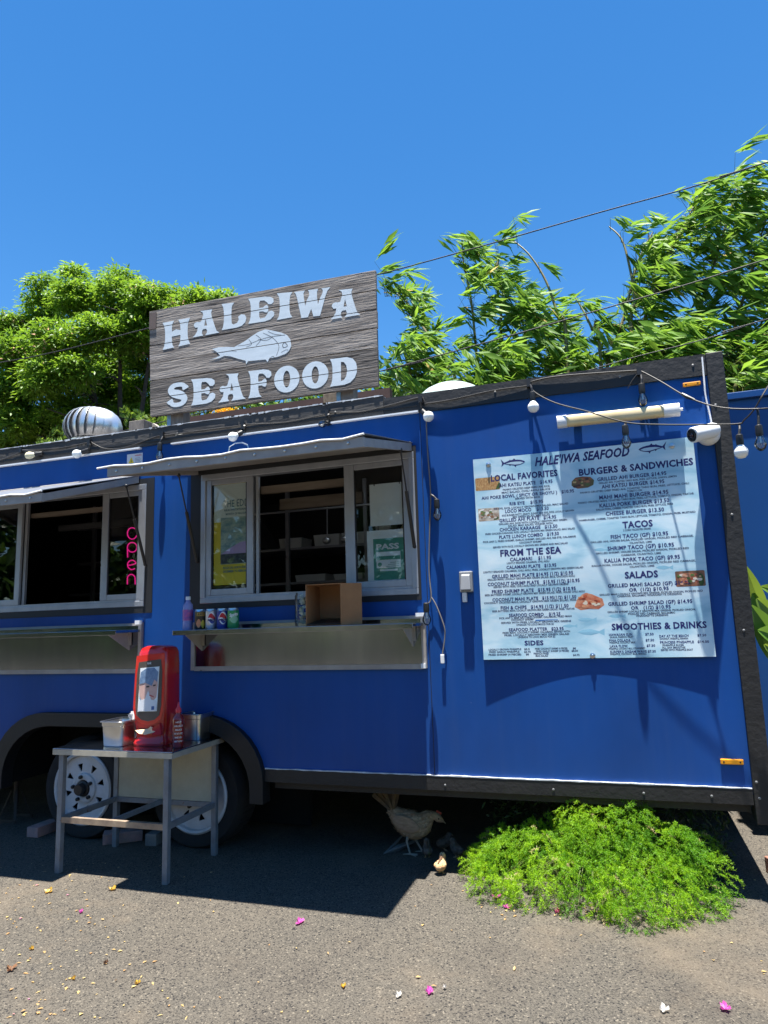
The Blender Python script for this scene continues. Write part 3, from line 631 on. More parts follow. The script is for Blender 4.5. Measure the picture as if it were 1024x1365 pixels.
def glyph(ch):
    H = [(0,0),(.36,0),(.31,.10),(.295,.25),(.29,.42),(.56,.42),(.555,.25),(.54,.10),(.49,0),(.86,0),(.81,.13),(.785,.3),(.78,.5),(.785,.7),(.81,.87),(.86,1),(.49,1),(.54,.9),(.555,.75),(.56,.6),(.47,.64),(.42,.66),(.37,.64),(.29,.6),(.295,.75),(.31,.9),(.36,1),(0,1),(.05,.87),(.075,.7),(.08,.5),(.075,.3),(.05,.13)]
    A = [(0,0),(.40,0),(.35,.09),(.36,.20),(.40,.25),(.52,.25),(.55,.16),(.53,.07),(.47,0),(1.0,0),(.90,.10),(.84,.28),(.72,.72),(.70,.88),(.74,1),(.28,1),(.38,.93),(.40,.82),(.33,.58),(.25,.56),(.17,.58),(.08,.55),(.04,.46),(.10,.36),(.20,.36),(.17,.2),(.09,.08)]
    E_ = [(0,0),(.5,0),(.66,.05),(.77,.18),(.78,.32),(.70,.40),(.60,.37),(.57,.28),(.50,.16),(.36,.14),(.33,.22),(.33,.42),(.44,.42),(.50,.37),(.56,.35),(.60,.42),(.60,.58),(.56,.65),(.50,.63),(.44,.57),(.33,.57),(.33,.78),(.36,.86),(.48,.85),(.56,.76),(.60,.68),(.69,.66),(.76,.74),(.75,.88),(.66,.96),(.5,1),(0,1),(.05,.87),(.075,.7),(.08,.5),(.075,.3),(.05,.13)]
    if ch == 'H': return [H]
    if ch == 'A': return [A, [(.44, .38), (.55, .38), (.49, .66)]]
    if ch == 'E': return [E_]
    if ch == 'F': return [[(0, 0), (.44, 0), (.37, .10), (.335, .25)]+E_[10+1:]]
    if ch == 'L': return [[(0,0),(.5,0),(.68,.04),(.80,.16),(.83,.32),(.78,.46),(.66,.50),(.56,.42),(.58,.30),(.52,.18),(.40,.14),(.34,.2),(.33,.5),(.34,.82),(.37,.92),(.43,1),(0,1),(.05,.87),(.075,.7),(.08,.5),(.075,.3),(.05,.13)]]
    if ch == 'I': return [[(0,0),(.46,0),(.40,.12),(.375,.3),(.37,.5),(.375,.7),(.40,.88),(.46,1),(0,1),(.06,.88),(.085,.7),(.09,.5),(.085,.3),(.06,.12)]]
    if ch == 'W': return [[(0,1),(.36,1),(.31,.9),(.33,.7),(.37,.42),(.41,.6),(.50,.80),(.50,.92),(.46,1),(.80,1),(.76,.9),(.76,.7),(.79,.42),(.84,.6),(.94,.82),(.95,.93),(.90,1),(1.2,1),(1.10,.88),(1.04,.7),(.86,0),(.64,0),(.57,.30),(.46,0),(.24,0),(.10,.75),(.06,.9)]]
    if ch in 'O': return [[(.42+.42*math.cos(t), .5+.52*math.sin(t)) for t in np.linspace(0, 2*math.pi, 28, endpoint=False)], [(.42+.115*math.cos(t), .5+.33*math.sin(t)) for t in np.linspace(0, 2*math.pi, 16, endpoint=False)]]
    if ch == 'D': return [[(0,0),(.45,0),(.62,.05),(.76,.2),(.82,.38),(.83,.55),(.80,.75),(.70,.92),(.52,1),(0,1),(.05,.87),(.075,.7),(.08,.5),(.075,.3),(.05,.13)], [(.34,.15),(.43,.17),(.50,.3),(.53,.5),(.50,.7),(.43,.83),(.34,.85)]]
    if ch == 'S':
        spn = smooth_path([(.70, .70, 0), (.60, .86, 0), (.42, .90, 0), (.23, .86, 0), (.14, .72, 0), (.22, .59, 0), (.40, .51, 0), (.56, .42, 0), (.64, .28, 0), (.56, .14, 0), (.38, .09, 0), (.20, .13, 0), (.08, .30, 0)], 4)
        n = len(spn); L_, R__ = [], []
        for i, q in enumerate(spn):
            t = (spn[min(i+1, n-1)]-spn[max(i-1, 0)]).normalized(); nn = Vector((-t.y, t.x, 0)); u = i/(n-1)
            wd = .085+.085*math.exp(-((u-.5)/.16)**2)+(.03 if u < .06 or u > .94 else 0)
            L_.append(((q+nn*wd).x, (q+nn*wd).y)); R__.append(((q-nn*wd).x, (q-nn*wd).y))
        return [L_+R__[::-1]]
def cut_seams(o):
    bm = bmesh.new(); bm.from_mesh(o.data)
    for va, vb in zip(cuts[1:-1], cr[1:-1]):
        a = sp(0, va+.003)-origin(sg); b = sp(1, vb+.003)-origin(sg); d = (b-a).normalized(); nrm = Vector((-d.z, 0, d.x)); hw = .0026
        for sgn in (-1, 1): bmesh.ops.bisect_plane(bm, geom=bm.verts[:]+bm.edges[:]+bm.faces[:], plane_co=a+nrm*hw*sgn, plane_no=nrm)
        kill = [q for q in bm.faces if abs((q.calc_center_median()-a).dot(nrm)) < hw*.98 and all(abs((v.co-a).dot(nrm)) < hw*1.05 for v in q.verts)]
        bmesh.ops.delete(bm, geom=kill, context='FACES')
    bm.to_mesh(o.data); bm.free()
def put_letter(ch, x0, x1, yb0, yb1, yt0, yt1):
    """corners in crop pixels: baseline left/right, cap line left/right"""
    a, b, c, d = P2(x0, yb0), P2(x1, yb1), P2(x1, yt1), P2(x0, yt0)
    sp_ = glyph(ch); w = max(p[0] for s in sp_ for p in s)
    v, f = curve_mesh(sp_, .002); mb = MB(); vs = []
    for x, y, k in v:
        q = a.lerp(b, x/w).lerp(d.lerp(c, x/w), y); vs.append((q.x, SY-.0011-(k+.002)*.1, q.z))
    cut_seams(mb.add(vs, f).build('letter', SIGNW, sg))
for L_ in (('H', 84, 198, 362, 336, 250, 228), ('A', 208, 318, 310, 290, 205, 190), ('L', 328, 430, 280, 262, 172, 160), ('E', 438, 546, 254, 238, 150, 136), ('I', 556, 621, 238, 226, 128, 122), ('W', 628, 778, 234, 214, 122, 102), ('A', 778, 902, 236, 216, 118, 104),
           ('S', 103, 192, 603, 592, 500, 490), ('E', 202, 302, 592, 578, 484, 474), ('A', 314, 428, 580, 563, 464, 456), ('F', 438, 534, 562, 550, 450, 438), ('O', 545, 650, 541, 530, 434, 424), ('O', 661, 770, 524, 514, 416, 406), ('D', 776, 888, 514, 498, 400, 386)):
    put_letter(*L_)
fish = [(277,403),(300,396),(322,385),(305,368),(288,358),(318,350),(348,349),(380,350),(425,325),(452,305),(480,287),(508,277),(530,280),(575,290),(598,300),(612,318),(616,345),(606,366),(592,378),(560,390),(525,397),(518,412),(510,401),(470,405),(438,408),(430,421),(427,406),(395,398),(365,388),(340,386),(318,396)]
def sign_poly(pts, y, mt, name, th=.003):
    q = [P2(*p) for p in pts]; mb = MB(); plate(mb, [[(a.x, a.z) for a in q]], y, y+th); return mb.build(name, mt, sg)
fo = sign_poly(fish, SY-.0014, SIGNW, 'fish_emblem', .0006); cut_seams(fo)
DK = mat('emblem_line', (.06, .055, .05), .8)
def line2(pts, w=1.1, y=SY-.0018):
    fm = MB()
    q = smooth_path([P2(*p) for p in pts], 4)
    for i in range(len(q)-1):
        d = (q[i+1]-q[i]).normalized(); n_ = Vector((-d.z, 0, d.x))*w*.0013
        fm.add([(q[i]+n_)[:], (q[i]-n_)[:], (q[i+1]-n_)[:], (q[i+1]+n_)[:]], [(0, 1, 2, 3)])
        for j in range(4): x, _, z = fm.v[-4+j]; fm.v[-4+j] = (x, y, z)
    fm.build('emblem_line', DK, sg)
line2([(395, 345), (440, 338), (490, 318), (540, 306), (590, 300)]); line2([(500, 292), (540, 312), (565, 345), (555, 385)]); line2([(540, 306), (520, 320), (500, 322), (480, 318)])
line2([(470, 300), (490, 318), (470, 345)]); line2([(440, 318), (452, 338), (430, 350)]); line2([(590, 330), (600, 345), (585, 352), (580, 340), (590, 330)], 1.6)
line2([(575, 372), (592, 362), (604, 362)]); line2([(525, 398), (540, 388), (548, 396)]); line2([(330, 372), (360, 366), (390, 368)], .7); line2([(520, 285), (545, 296), (575, 300)])
# blocks and boards on the roof behind the sign
rb = thing('roof_block', P(183, 570, .5), 'grey timber block with pale board left of the roof sign', 'timber block')
a, b = P(172, 560, .5), P(192, 560, .5); box('block', a.x, b.x, .5, .6, 2.553, P(183, 560, .5).z, WOODP, rb, bevel=.004)
mb = MB(); a = P(190, 561, .55); b = P(214, 575, .55); mb.bar((a.x+.01, .66, a.z-.02), (b.x+.1, .66, b.z-.10), .05, .06); mb.build('board', mat('pale_timber', (.50, .44, .36), .8, var=.2), rb)
rb = thing('roof_block', P(440, 535, .5), 'grey timber block with pale brace right under the roof sign', 'timber block')
a, b = P(429, 530, .42), P(447, 530, .42); box('block', a.x, b.x, .44, .54, 2.553, P(440, 524, .44).z, WOODP, rb, bevel=.004)
mb = MB(); a = P(448, 524, .5); b = P(470, 545, .5); mb.bar((a.x, .60, a.z), (b.x, .60, b.z-.05), .05, .06); mb.build('board', MATS['pale_timber'], rb)
bm = MB(); a, b = P(232, 572, 1.9), P(520, 530, 1.9); bm.box(a.x, b.x, 1.9, 1.98, 2.554, P(240, 557, 1.9).z)
tag(bm.build('roof_beam', BROWNB), 'long brown board lying on the roof behind the sign', 'board')

# ------------------------------------------------------------------ menu board
MX0, MX1, MZ0, MZ1 = -.6895, .414, 1.081, 2.150
def my(x, z, off=0.0):     # the sheet bows off the wall: touches at the middle, lifts at the sides
    u = (x-(MX0+MX1)/2)/((MX1-MX0)/2); d = .010+.016*abs(u)**1.6*(1.15 if u < 0 else .85)+.002*math.sin(9*z)
    return -d-off
mn = thing('menu_board', ((MX0+MX1)/2, 0, MZ0), 'large pale blue menu board headed HALE\'IWA SEAFOOD on the blue wall', 'menu board')
mm, nt, b_, N, L = nodes('menu_print')
tc = N.new('ShaderNodeTexCoord'); mp = N.new('ShaderNodeMapping'); mp.inputs['Scale'].default_value = (1, 1, 2.6); L.new(tc.outputs['Object'], mp.inputs[0])
n1 = N.new('ShaderNodeTexNoise'); n1.inputs['Scale'].default_value = 3.2; n1.inputs['Detail'].default_value = 7; n1.inputs['Distortion'].default_value = .8; L.new(mp.outputs[0], n1.inputs[0])
cr_ = N.new('ShaderNodeValToRGB'); e = cr_.color_ramp.elements; e[0].position = .30; e[0].color = (.27, .50, .63, 1); e[1].position = .72; e[1].color = (.68, .80, .85, 1)
e2 = e.new(.46); e2.color = (.42, .64, .75, 1); e3 = e.new(.56); e3.color = (.56, .73, .81, 1)
L.new(n1.outputs[0], cr_.inputs[0]); L.new(cr_.outputs[0], b_.inputs['Base Color']); b_.inputs['Roughness'].default_value = .35
mb = MB(); kx, kz = 48, 24
for s_ in (0, 1):
    for j in range(kz+1):
        for i in range(kx+1):
            x = MX0+(MX1-MX0)*i/kx; z = MZ0+(MZ1-MZ0)*j/kz; mb.v.append((x, my(x, z)+.003*s_, z))
nn = (kx+1)*(kz+1)
for j in range(kz):
    for i in range(kx):
        a = j*(kx+1)+i; mb.f.append((a, a+1, a+kx+2, a+kx+1)); mb.f.append((a+nn, a+kx+1+nn, a+kx+2+nn, a+1+nn))
for i in range(kx): a = i; mb.f.append((a, a+nn, a+1+nn, a+1)); a = kz*(kx+1)+i; mb.f.append((a, a+1, a+1+nn, a+nn))
for j in range(kz): a = j*(kx+1); mb.f.append((a, a+kx+1, a+kx+1+nn, a+nn)); a += kx; mb.f.append((a, a+nn, a+kx+1+nn, a+kx+1))
mb.mi = [0]*len(mb.f); mb.build('board_sheet', [mm], mn, smooth=True)
def onm(x, z): return (x, my(x, z, .00030), z)
def C4(x, y): q = P(620+x/3.01, 560+y/3.01, -.02); return q
def C5(x, y): q = P(620+x/3.01, 720+y/3.01, -.02); return q
def row(mb, fn, s, x, y, w, cap, **k):
    a, b = fn(x-w/2, y), fn(x+w/2, y); q = fn(x, y); c = abs(fn(x, y-cap/2).z-fn(x, y+cap/2).z)
    write(mb, s, q.x, q.z, c, 0, width=b.x-a.x, fn=onm, **k)
HD = [(C4, 'LOCAL FAVORITES', 235, 222, 268, 25), (C4, 'BURGERS & SANDWICHES', 680, 187, 462, 27), (C4, 'TACOS', 692, 416, 122, 27), (C4, 'FROM THE SEA', 262, 527, 245, 27),
      (C5, 'SALADS', 707, 137, 134, 27), (C5, 'SIDES', 276, 412, 76, 19), (C5, 'SMOOTHIES & DRINKS', 775, 343, 382, 26)]
for fn, s, x, y, w, c in HD:
    mb = MB(); row(mb, fn, s, x, y, w, c, bold=.052, space=1.06, **{}); mb.build('heading', NAVYINK, mn)
mb = MB(); a, b = P(711, 612, -.02), P(838, 603, -.02); q = P(774.5, 608, -.02); write(mb, "HALE'IWA SEAFOOD", q.x, q.z, .047, 0, width=b.x-a.x, bold=.05, space=1.05, shear=.3, slope=.012, fn=onm); mb.build('title', NAVYINK, mn)
IT1 = [(C4, 'AHI KATSU PLATE   $14.95', 242, 253, 215, 14), (C4, 'AHI POKE BOWL ( SPICY OR SHOYU )   $10.95', 248, 298, 372, 13), (C4, 'RIB EYE    $15.95', 245, 330, 135, 13), (C4, 'LOCO MOCO    $13.50', 247, 359, 175, 14),
       (C4, 'GRILLED AHI PLATE   $14.95', 250, 395, 228, 14), (C4, 'CHICKEN KARAAGE   $13.50', 253, 432, 232, 14), (C4, 'PLATE LUNCH COMBO   $19.50', 255, 462, 240, 14)]
IT2 = [(C5, 'CALAMARI    $11.95', 262, 73, 165, 14), (C5, 'CALAMARI PLATE   $13.95', 265, 104, 200, 13), (C5, 'GRILLED MAHI PLATE $14.95 (1/2) $10.95', 268, 138, 325, 14), (C5, 'COCONUT SHRIMP PLATE   $15.95 (1/2) $10.95', 272, 169, 368, 14),
       (C5, 'FRIED SHRIMP PLATE   $15.95 (1/2) $10.95', 273, 200, 336, 14), (C5, 'COCONUT MAHI PLATE   $15.95(1/2) $11.50', 275, 233, 336, 13), (C5, 'FISH & CHIPS   $14.95 (1/2) $11.50', 277, 267, 272, 14), (C5, 'SEAFOOD COMBO    $19.25', 278, 298, 206, 13), (C5, 'SEAFOOD PLATTER   $23.95', 284, 357, 220, 13)]
IT3 = [(C4, 'GRILLED AHI BURGER $14.95', 667, 224, 280, 15), (C4, 'AHI KATSU BURGER $14.95', 672, 255, 254, 15), (C4, 'MAHI MAHI BURGER $14.95', 675, 298, 280, 16), (C4, 'KALUA PORK BURGER $13.50', 677, 331, 282, 16), (C4, 'CHEESE BURGER $13.50', 680, 366, 236, 16),
       (C4, 'FISH TACO (GF) $10.95', 698, 461, 232, 16), (C4, 'SHRIMP TACO (GF) $10.95', 703, 507, 268, 16), (C4, 'KALUA PORK TACO (GF) $9.95', 708, 556, 304, 16)]
IT4 = [(C5, 'GRILLED MAHI SALAD (GF) $14.95', 735, 176, 330, 15), (C5, 'OR  (1/2) $10.95', 737, 196, 160, 14), (C5, 'GRILLED SHRIMP SALAD (GF) $14.95', 740, 250, 338, 15), (C5, 'OR   (1/2) $10.95', 745, 269, 160, 14),
       (C5, 'HAWAIIAN SUN', 624, 379, 94, 10), (C5, '$7.50', 740, 377, 34, 10), (C5, 'PINA COLADA', 621, 402, 86, 10), (C5, '$7.50', 742, 401, 34, 10), (C5, 'LAVA FLOW', 617, 425, 72, 10), (C5, '$7.50', 746, 423, 34, 10), (C5, "SURFER'S DREAM WAVE $7.50", 673, 447, 184, 10),
       (C5, 'DAY AT THE BEACH', 838, 384, 118, 10), (C5, '$7.50', 950, 381, 36, 10), (C5, 'PRINCESS PINEAPPLE', 850, 409, 136, 10), (C5, '$14.00', 956, 407, 46, 10)]
for nm, IT in (('local_favorites', IT1), ('from_the_sea', IT2), ('burgers_and_tacos', IT3), ('salads_and_drinks', IT4)):
    for fn, s, x, y, w, c in IT: mb = MB(); row(mb, fn, s, x, y, w, c, bold=.042, space=1.06); mb.build('item_line', NAVYINK, mn)
DS = [(C4, 'PANKO CRUSTED DEEP FRIED AHI, RICE,', 245, 271, 190), (C4, 'MAC SALAD, CHILI AIOLI SAUCE', 243, 283, 195), (C4, 'SERVED WITH RICE', 250, 311, 100), (C4, 'RIB EYE, RICE, LOCALLY GROWN MIX SALAD, MAC SALAD', 262, 345, 300),
      (C4, '6OZ BURGER PATTY, GRAVY, SUNNY SIDE EGG, RICE, LOCALLY GROWN', 290, 372, 290), (C4, 'MIX GREEN SALAD, MAC SALAD', 265, 383, 150), (C4, 'GRILLED AHI, RICE WITH LOCALLY GROWN MIX GREEN', 270, 408, 275), (C4, 'SALAD, MAC SALAD, WASABI AIOLI', 262, 418, 180),
      (C4, 'FRIED CHICKEN KARAAGE, RICE, LOCALLY GROWN MIX GREEN SALAD, MAC SALAD', 258, 446, 360), (C4, 'PICK ANY 2. FRIED SHRIMP, GARLIC SHRIMP, GRILLED AHI, RIB EYE, CALAMARI', 255, 478, 372), (C4, 'COCONUT SHRIMP', 262, 489, 90), (C4, 'SERVED WITH RICE, LOCALLY GROWN MIX GREENS AND MAC SALAD', 260, 502, 300),
      (C5, 'LIGHTLY BREADED CALAMARI, CHILI AIOLI', 252, 88, 170), (C5, 'LIGHTLY BREADED CALAMARI, CHILI AIOLI, FRIES, LOCALLY GROWN MIX GREEN SALAD', 270, 119, 400), (C5, 'GRILLED MAHI, LOCALLY GROWN MIX GREEN SALAD, RICE, CHICKEN AIOLI', 262, 151, 350), (C5, 'SERVED WITH FRIES, CHILI AIOLI AND LOCALLY GROWN GREENS', 262, 182, 300),
      (C5, 'BEER BATTERED SHRIMP, LOCALLY GROWN MIX GREEN SALAD, FRIES, HOUSE CHILI AIOLI', 276, 213, 400), (C5, 'COCONUT CRUSTED MAHI, LOCALLY GROWN MIX GREEN SALAD, FRIES', 258, 246, 370), (C5, 'BEER BATTERED MAHI, LOCALLY GROWN MIX GREEN SALAD, FRIES, TARTAR', 272, 280, 330),
      (C5, 'PICK ANY 2. BEER BATTERED SHRIMP, CALAMARI, FRIED MAHI', 280, 309, 290), (C5, 'COCONUT SHRIMP', 230, 319, 90), (C5, 'SERVED WITH FRIES, LOCALLY GROWN MIX GREENS', 283, 328, 280), (C5, 'UPGRADE TO LOCO MOCO FOR $2', 280, 338, 150),
      (C5, 'FRIED MAHI, COCONUT SHRIMP, CALAMARI, SERVED WITH', 284, 369, 270), (C5, 'FRIES, LOCALLY GROWN MIX GREEN SALAD', 286, 379, 260), (C5, 'UPGRADE TO LOCO MOCO FOR $2', 286, 388, 150),
      (C5, 'LOCALLY GROWN PINEAPPLE', 160, 438, 130), (C5, 'FRIED GARLIC PINEAPPLE', 158, 448, 120), (C5, 'FRIED SHRIMP (4 PIECES)', 160, 459, 130), (C5, '$5.5', 248, 437, 22), (C5, '$4.75', 250, 448, 26), (C5, '$8', 250, 458, 12),
      (C5, 'FRIED COCONUT SHRIMP (4 PIECES)', 345, 435, 130), (C5, 'FRIED GARLIC SHRIMP (4 PIECES)', 350, 445, 132), (C5, 'FRENCH FRIES', 305, 455, 60), (C5, 'MAC SALAD', 308, 464, 50), (C5, '$8', 438, 434, 12), (C5, '$8.50', 440, 444, 26), (C5, '$4.75', 446, 461, 26),
      (C4, 'GRILLED AHI, TOASTED TARO BUN, FRIES, LETTUCE, ONION, LEMON', 690, 238, 315), (C4, 'PANKO CRUSTED DEEP FRIED AHI, TOASTED TARO BUN, FRIES, LETTUCE, CHILI', 675, 272, 440), (C4, 'TOMATO ON', 680, 282, 60), (C4, 'PANKO CRUSTED MAHI, TOASTED TARO BUN, FRIES, LETTUCE, TOMATO, ONION, TARTAR', 680, 313, 468), (C4, 'KALUA PORK, CHEESE, TOASTED TARO BUN, FRIES, LETTUCE, FRIES', 678, 347, 310),
      (C4, 'HAMBURGER, CHEESE, TOASTED TARO BUN, LETTUCE, TOMATO, ONION, FRIES, MUSTARD', 685, 385, 470), (C4, '2 CORN TACOS PER ORDER', 690, 438, 112), (C4, 'GRILLED AHI, HOUSE SALSA, PICKLED ONION, PICKLED RED CABBAGE,', 705, 477, 415), (C4, 'CILANTRO, LIME', 705, 490, 90),
      (C4, 'GRILLED SHRIMP, HOUSE SALSA, PICKLED ONION, PICKLED RED', 708, 524, 375), (C4, 'CABBAGE, CILANTRO, LIME', 706, 537, 160), (C4, 'KALUA PORK, HOUSE SALSA, PICKLED ONION, PICKLED RED CABBAGE,', 712, 574, 418), (C4, 'CILANTRO, LIME', 710, 586, 100),
      (C5, 'GRILLED MAHI LOCALLY GROWN MIX GREENS, PICKLED ONION, PICKLED RED', 742, 211, 416), (C5, 'CABBAGE, BALSAMIC VINAIGRETTE DRESSING', 738, 220, 260), (C5, 'GRILLED SHRIMP LOCALLY GROWN MIX GREENS, PICKLED ONION,', 745, 283, 355), (C5, 'PICKLED RED CABBAGE, BALSAMIC', 748, 293, 190), (C5, 'VINAIGRETTE DRESSING', 750, 302, 130),
      (C5, 'GUAVA, PASSION FRUIT', 628, 389, 95), (C5, 'PINEAPPLE, COCONUT MILK', 632, 411, 105), (C5, 'PINEAPPLE, COCONUT MILK, STRAWBERRY', 650, 435, 145), (C5, 'PINEAPPLE, COCONUT MILK, MANGO', 655, 457, 145), (C5, 'COCONUT, PINEAPPLE, BANANA', 838, 395, 115), (C5, 'PINEAPPLE SLICES', 835, 421, 85), (C5, 'FILL ANY SMOOTHIE', 838, 431, 92), (C5, 'SERVED WITH PINEAPPLE BOAT', 850, 440, 130)]
mb = MB()
for fn, s, x, y, w in DS: row(mb, fn, s, x, y, w, 7.6, bold=.038)
mb.build('fine_print', mat('fine_ink', (.012, .016, .075), .6), mn)['kind'] = 'stuff'
def tuna(mb, flip, x, y, w, slope=-.1):
    pts = [(0, .50), (.05, .60), (.16, .70), (.30, .76), (.40, .78), (.46, .92), (.50, .80), (.60, .76), (.62, .84), (.66, .74), (.78, .64), (.86, .58), (1.0, .95), (.94, .55), (.97, .20), (.86, .46), (.74, .38), (.66, .34), (.62, .22), (.58, .30), (.44, .22), (.40, .06), (.36, .20), (.20, .26), (.08, .36)]
    q = [C4(x+((1-a) if flip else a)*w-w/2, y-(b-.5)*w*.42+(((1-a) if flip else a)-.5)*w*slope) for a, b in pts]
    v, f = curve_mesh([[(p.x, p.z) for p in q]], 0); mb.add([onm(a, b) for a, b, _ in v], f)
    inn = [(.06, .50), (.2, .62), (.4, .66), (.6, .64), (.8, .52), (.6, .42), (.4, .32), (.2, .34)]
    q = [C4(x+((1-a) if flip else a)*w-w/2, y-(b-.5)*w*.36+2+(((1-a) if flip else a)-.5)*w*slope) for a, b in inn]
    return [(p.x, p.z) for p in q]
for fl_, x, y, w in ((True, 192, 171, 98), (False, 752, 112, 112)):
    m1, m2 = MB(), MB(); inner = tuna(m1, fl_, x, y, w); v, f = curve_mesh([inner], 0); m2.add([(a, my(a, b, .00040), b) for a, b, _ in v], f)
    m1.build('fish_drawing', NAVYINK, mn); m2.build('fish_drawing_belly', mat('fish_belly', (.42, .58, .68), .5), mn)
m3 = MB(); q = C4(95, 182); m3.lathe([(.012, 0), (.011, .0015)], (q.x, my(q.x, q.z, .001), q.z), (0, -1, 0), 16); m3.build('round_emblem', mat('emblem_grey', (.12, .2, .26), .6, col2=(.4, .5, .55), vscale=160), mn)
# printed food pictures (flat) and pale fish silhouettes in the background
OFF = [0]
def picture(fn, x0, y0, x1, y1, kind):
    a, b = fn(x0, y1), fn(x1, y0); cols = {'katsu': ((.30, .11, .03), (.62, .40, .16)), 'moco': ((.62, .60, .52), (.20, .10, .05)), 'burger': ((.24, .08, .04), (.08, .10, .03)), 'shrimp': ((.42, .07, .03), (.68, .34, .20)), 'salad': ((.40, .14, .08), (.04, .05, .03))}[kind]
    st = (26, 1, 10) if kind == 'katsu' else (1, 1, 1)
    mt = mat('food_picture_'+kind, cols[0], .4, col2=cols[1], vscale=9 if kind == 'katsu' else 38, stretch=st)
    mb = MB()
    if kind == 'shrimp':
        o = [(0, .2), (.1, .62), (.3, .92), (.42, 1), (.62, .9), (.95, .62), (1, .25), (.8, .02), (.5, .06), (.2, 0)]
    elif kind == 'burger':
        o = [(0, .3), (.02, .65), (.2, .95), (.5, 1), (.85, .9), (1, .6), (.95, .2), (.7, .02), (.25, 0)]
    else: o = [(0, .04), (.0, .96), (.04, 1), (.96, 1), (1, .96), (1, .04), (.96, 0), (.04, 0)]
    v, f = curve_mesh([[(a.x+u*(b.x-a.x), a.z+w*(b.z-a.z)) for u, w in o]], 0); mb.add([(p, my(p, r, .00012), r) for p, r, _ in v], f)
    o_ = mb.build('food_picture', mt, mn)
    mb = MB()
    def blob(u, w, ru, rw, mt_):
        v, f = curve_mesh([[(a.x+(u+ru*math.cos(t))*(b.x-a.x), a.z+(w+rw*math.sin(t))*(b.z-a.z)) for t in np.linspace(0, 6.28, 12, endpoint=False)]], 0)
        m_ = MB(); m_.add([(p, my(p, r, .0002), r) for p, r, _ in v], f); m_.build('picture_detail', mt_, o_)
    YK = mat('egg_yolk_print', (.75, .42, .02), .4); EW = mat('egg_white_print', (.75, .74, .70), .4); GRN = mat('salad_print', (.06, .12, .02), .5, col2=(.02, .04, .01), vscale=80)
    if kind in ('shrimp', 'burger', 'salad', 'moco'):
        pal = {'shrimp': ((.50, .10, .04), (.66, .30, .16), (.25, .04, .02), (.70, .62, .48)), 'burger': ((.40, .15, .06), (.10, .14, .03), (.55, .35, .14), (.08, .03, .02)), 'salad': ((.62, .32, .20), (.10, .16, .04), (.70, .60, .50), (.30, .06, .03)), 'moco': ((.66, .64, .58), (.26, .13, .06), (.12, .18, .05), (.55, .50, .42))}[kind]
        for q_ in range(20):
            u_, w_, = random.uniform(.14, .84), random.uniform(.16, .80); rr_ = random.uniform(.04, .10); OFF[0] += .000012
            v, f = curve_mesh([[(a.x+(u_+rr_*math.cos(t)*random.uniform(.8, 1.2))*(b.x-a.x), a.z+(w_+rr_*1.1*math.sin(t)*random.uniform(.8, 1.2))*(b.z-a.z)) for t in np.linspace(0, 6.28, 9, endpoint=False)]], 0)
            m_ = MB(); m_.add([(p, my(p, r, .0006+OFF[0]), r) for p, r, _ in v], f); m_.build('picture_detail', mat('print_%s_%d' % (kind, q_ % 4), pal[q_ % 4], .4), o_)
        OFF[0] = 0
    if kind == 'katsu':
        for q_ in range(6):
            z0_ = .06+q_*.15; v = [(a.x+u*(b.x-a.x), a.z+w*(b.z-a.z)) for u, w in ((.03, z0_+.03), (.80, z0_-.03+.10), (.80, z0_+.17), (.03, z0_+.10))]
            m_ = MB(); m_.add([(p, my(p, r, .00016), r) for p, r in v], [(0, 1, 2, 3)]); m_.build('picture_detail', mat('katsu_crumb', (.52, .27, .09), .5, col2=(.16, .05, .02), vscale=90), o_)
    if kind == 'katsu': blob(.86, .3, .2, .28, GRN)
    if kind == 'moco': blob(.3, .72, .28, .24, EW); blob(.28, .75, .11, .11, YK); blob(.75, .2, .22, .16, GRN)
    if kind == 'burger': blob(.5, .72, .42, .22, mat('bun_print', (.30, .09, .04), .4)); blob(.5, .3, .4, .12, mat('patty_print', (.45, .25, .10), .4, col2=(.1, .03, .02), vscale=60))
    if kind == 'salad': blob(.42, .55, .3, .34, mat('shrimp_print', (.60, .30, .18), .4, col2=(.35, .08, .03), vscale=90)); blob(.86, .4, .1, .4, GRN)
    if kind == 'shrimp': blob(.3, .3, .2, .14, EW); blob(.75, .35, .2, .14, mat('sauce_print', (.30, .03, .02), .4))
picture(C4, 44, 226, 138, 286, 'katsu'); picture(C4, 56, 350, 136, 408, 'moco'); picture(C4, 428, 220, 516, 276, 'burger'); picture(C5, 440, 208, 555, 282, 'shrimp'); picture(C5, 848, 120, 960, 188, 'salad')
mb = MB()
for fn, x, y, w in ((C5, 490, 320, 75), (C5, 505, 370, 110), (C5, 610, 305, 70), (C5, 420, 345, 60), (C4, 545, 520, 60), (C5, 800, 110, 70)):
    pts = [(0, .5), (.2, .72), (.5, .8), (.8, .6), (1, .85), (1, .2), (.8, .42), (.5, .22), (.2, .3)]
    q = [fn(x+(a-.5)*w, y-(b-.5)*w*.4) for a, b in pts]; v, f = curve_mesh([[(p.x, p.z) for p in q]], 0); mb.add([(a, my(a, b, .00007), b) for a, b, _ in v], f)
mb.build('pale_fish_prints', mat('pale_fish', (.25, .50, .64), .5), mn)
mb = MB(); a, b = C5(282, 324), C5(372, 317); mb.add([(a.x, my(a.x, a.z, .0004), a.z), (b.x, my(b.x, a.z, .0004), a.z+.003), (b.x, my(b.x, b.z, .0004), b.z), (a.x, my(a.x, b.z, .0004), b.z)], [(0, 1, 2, 3)]); mb.build('blue_marker_stroke', mat('marker_blue', (.03, .18, .55), .5), mn)
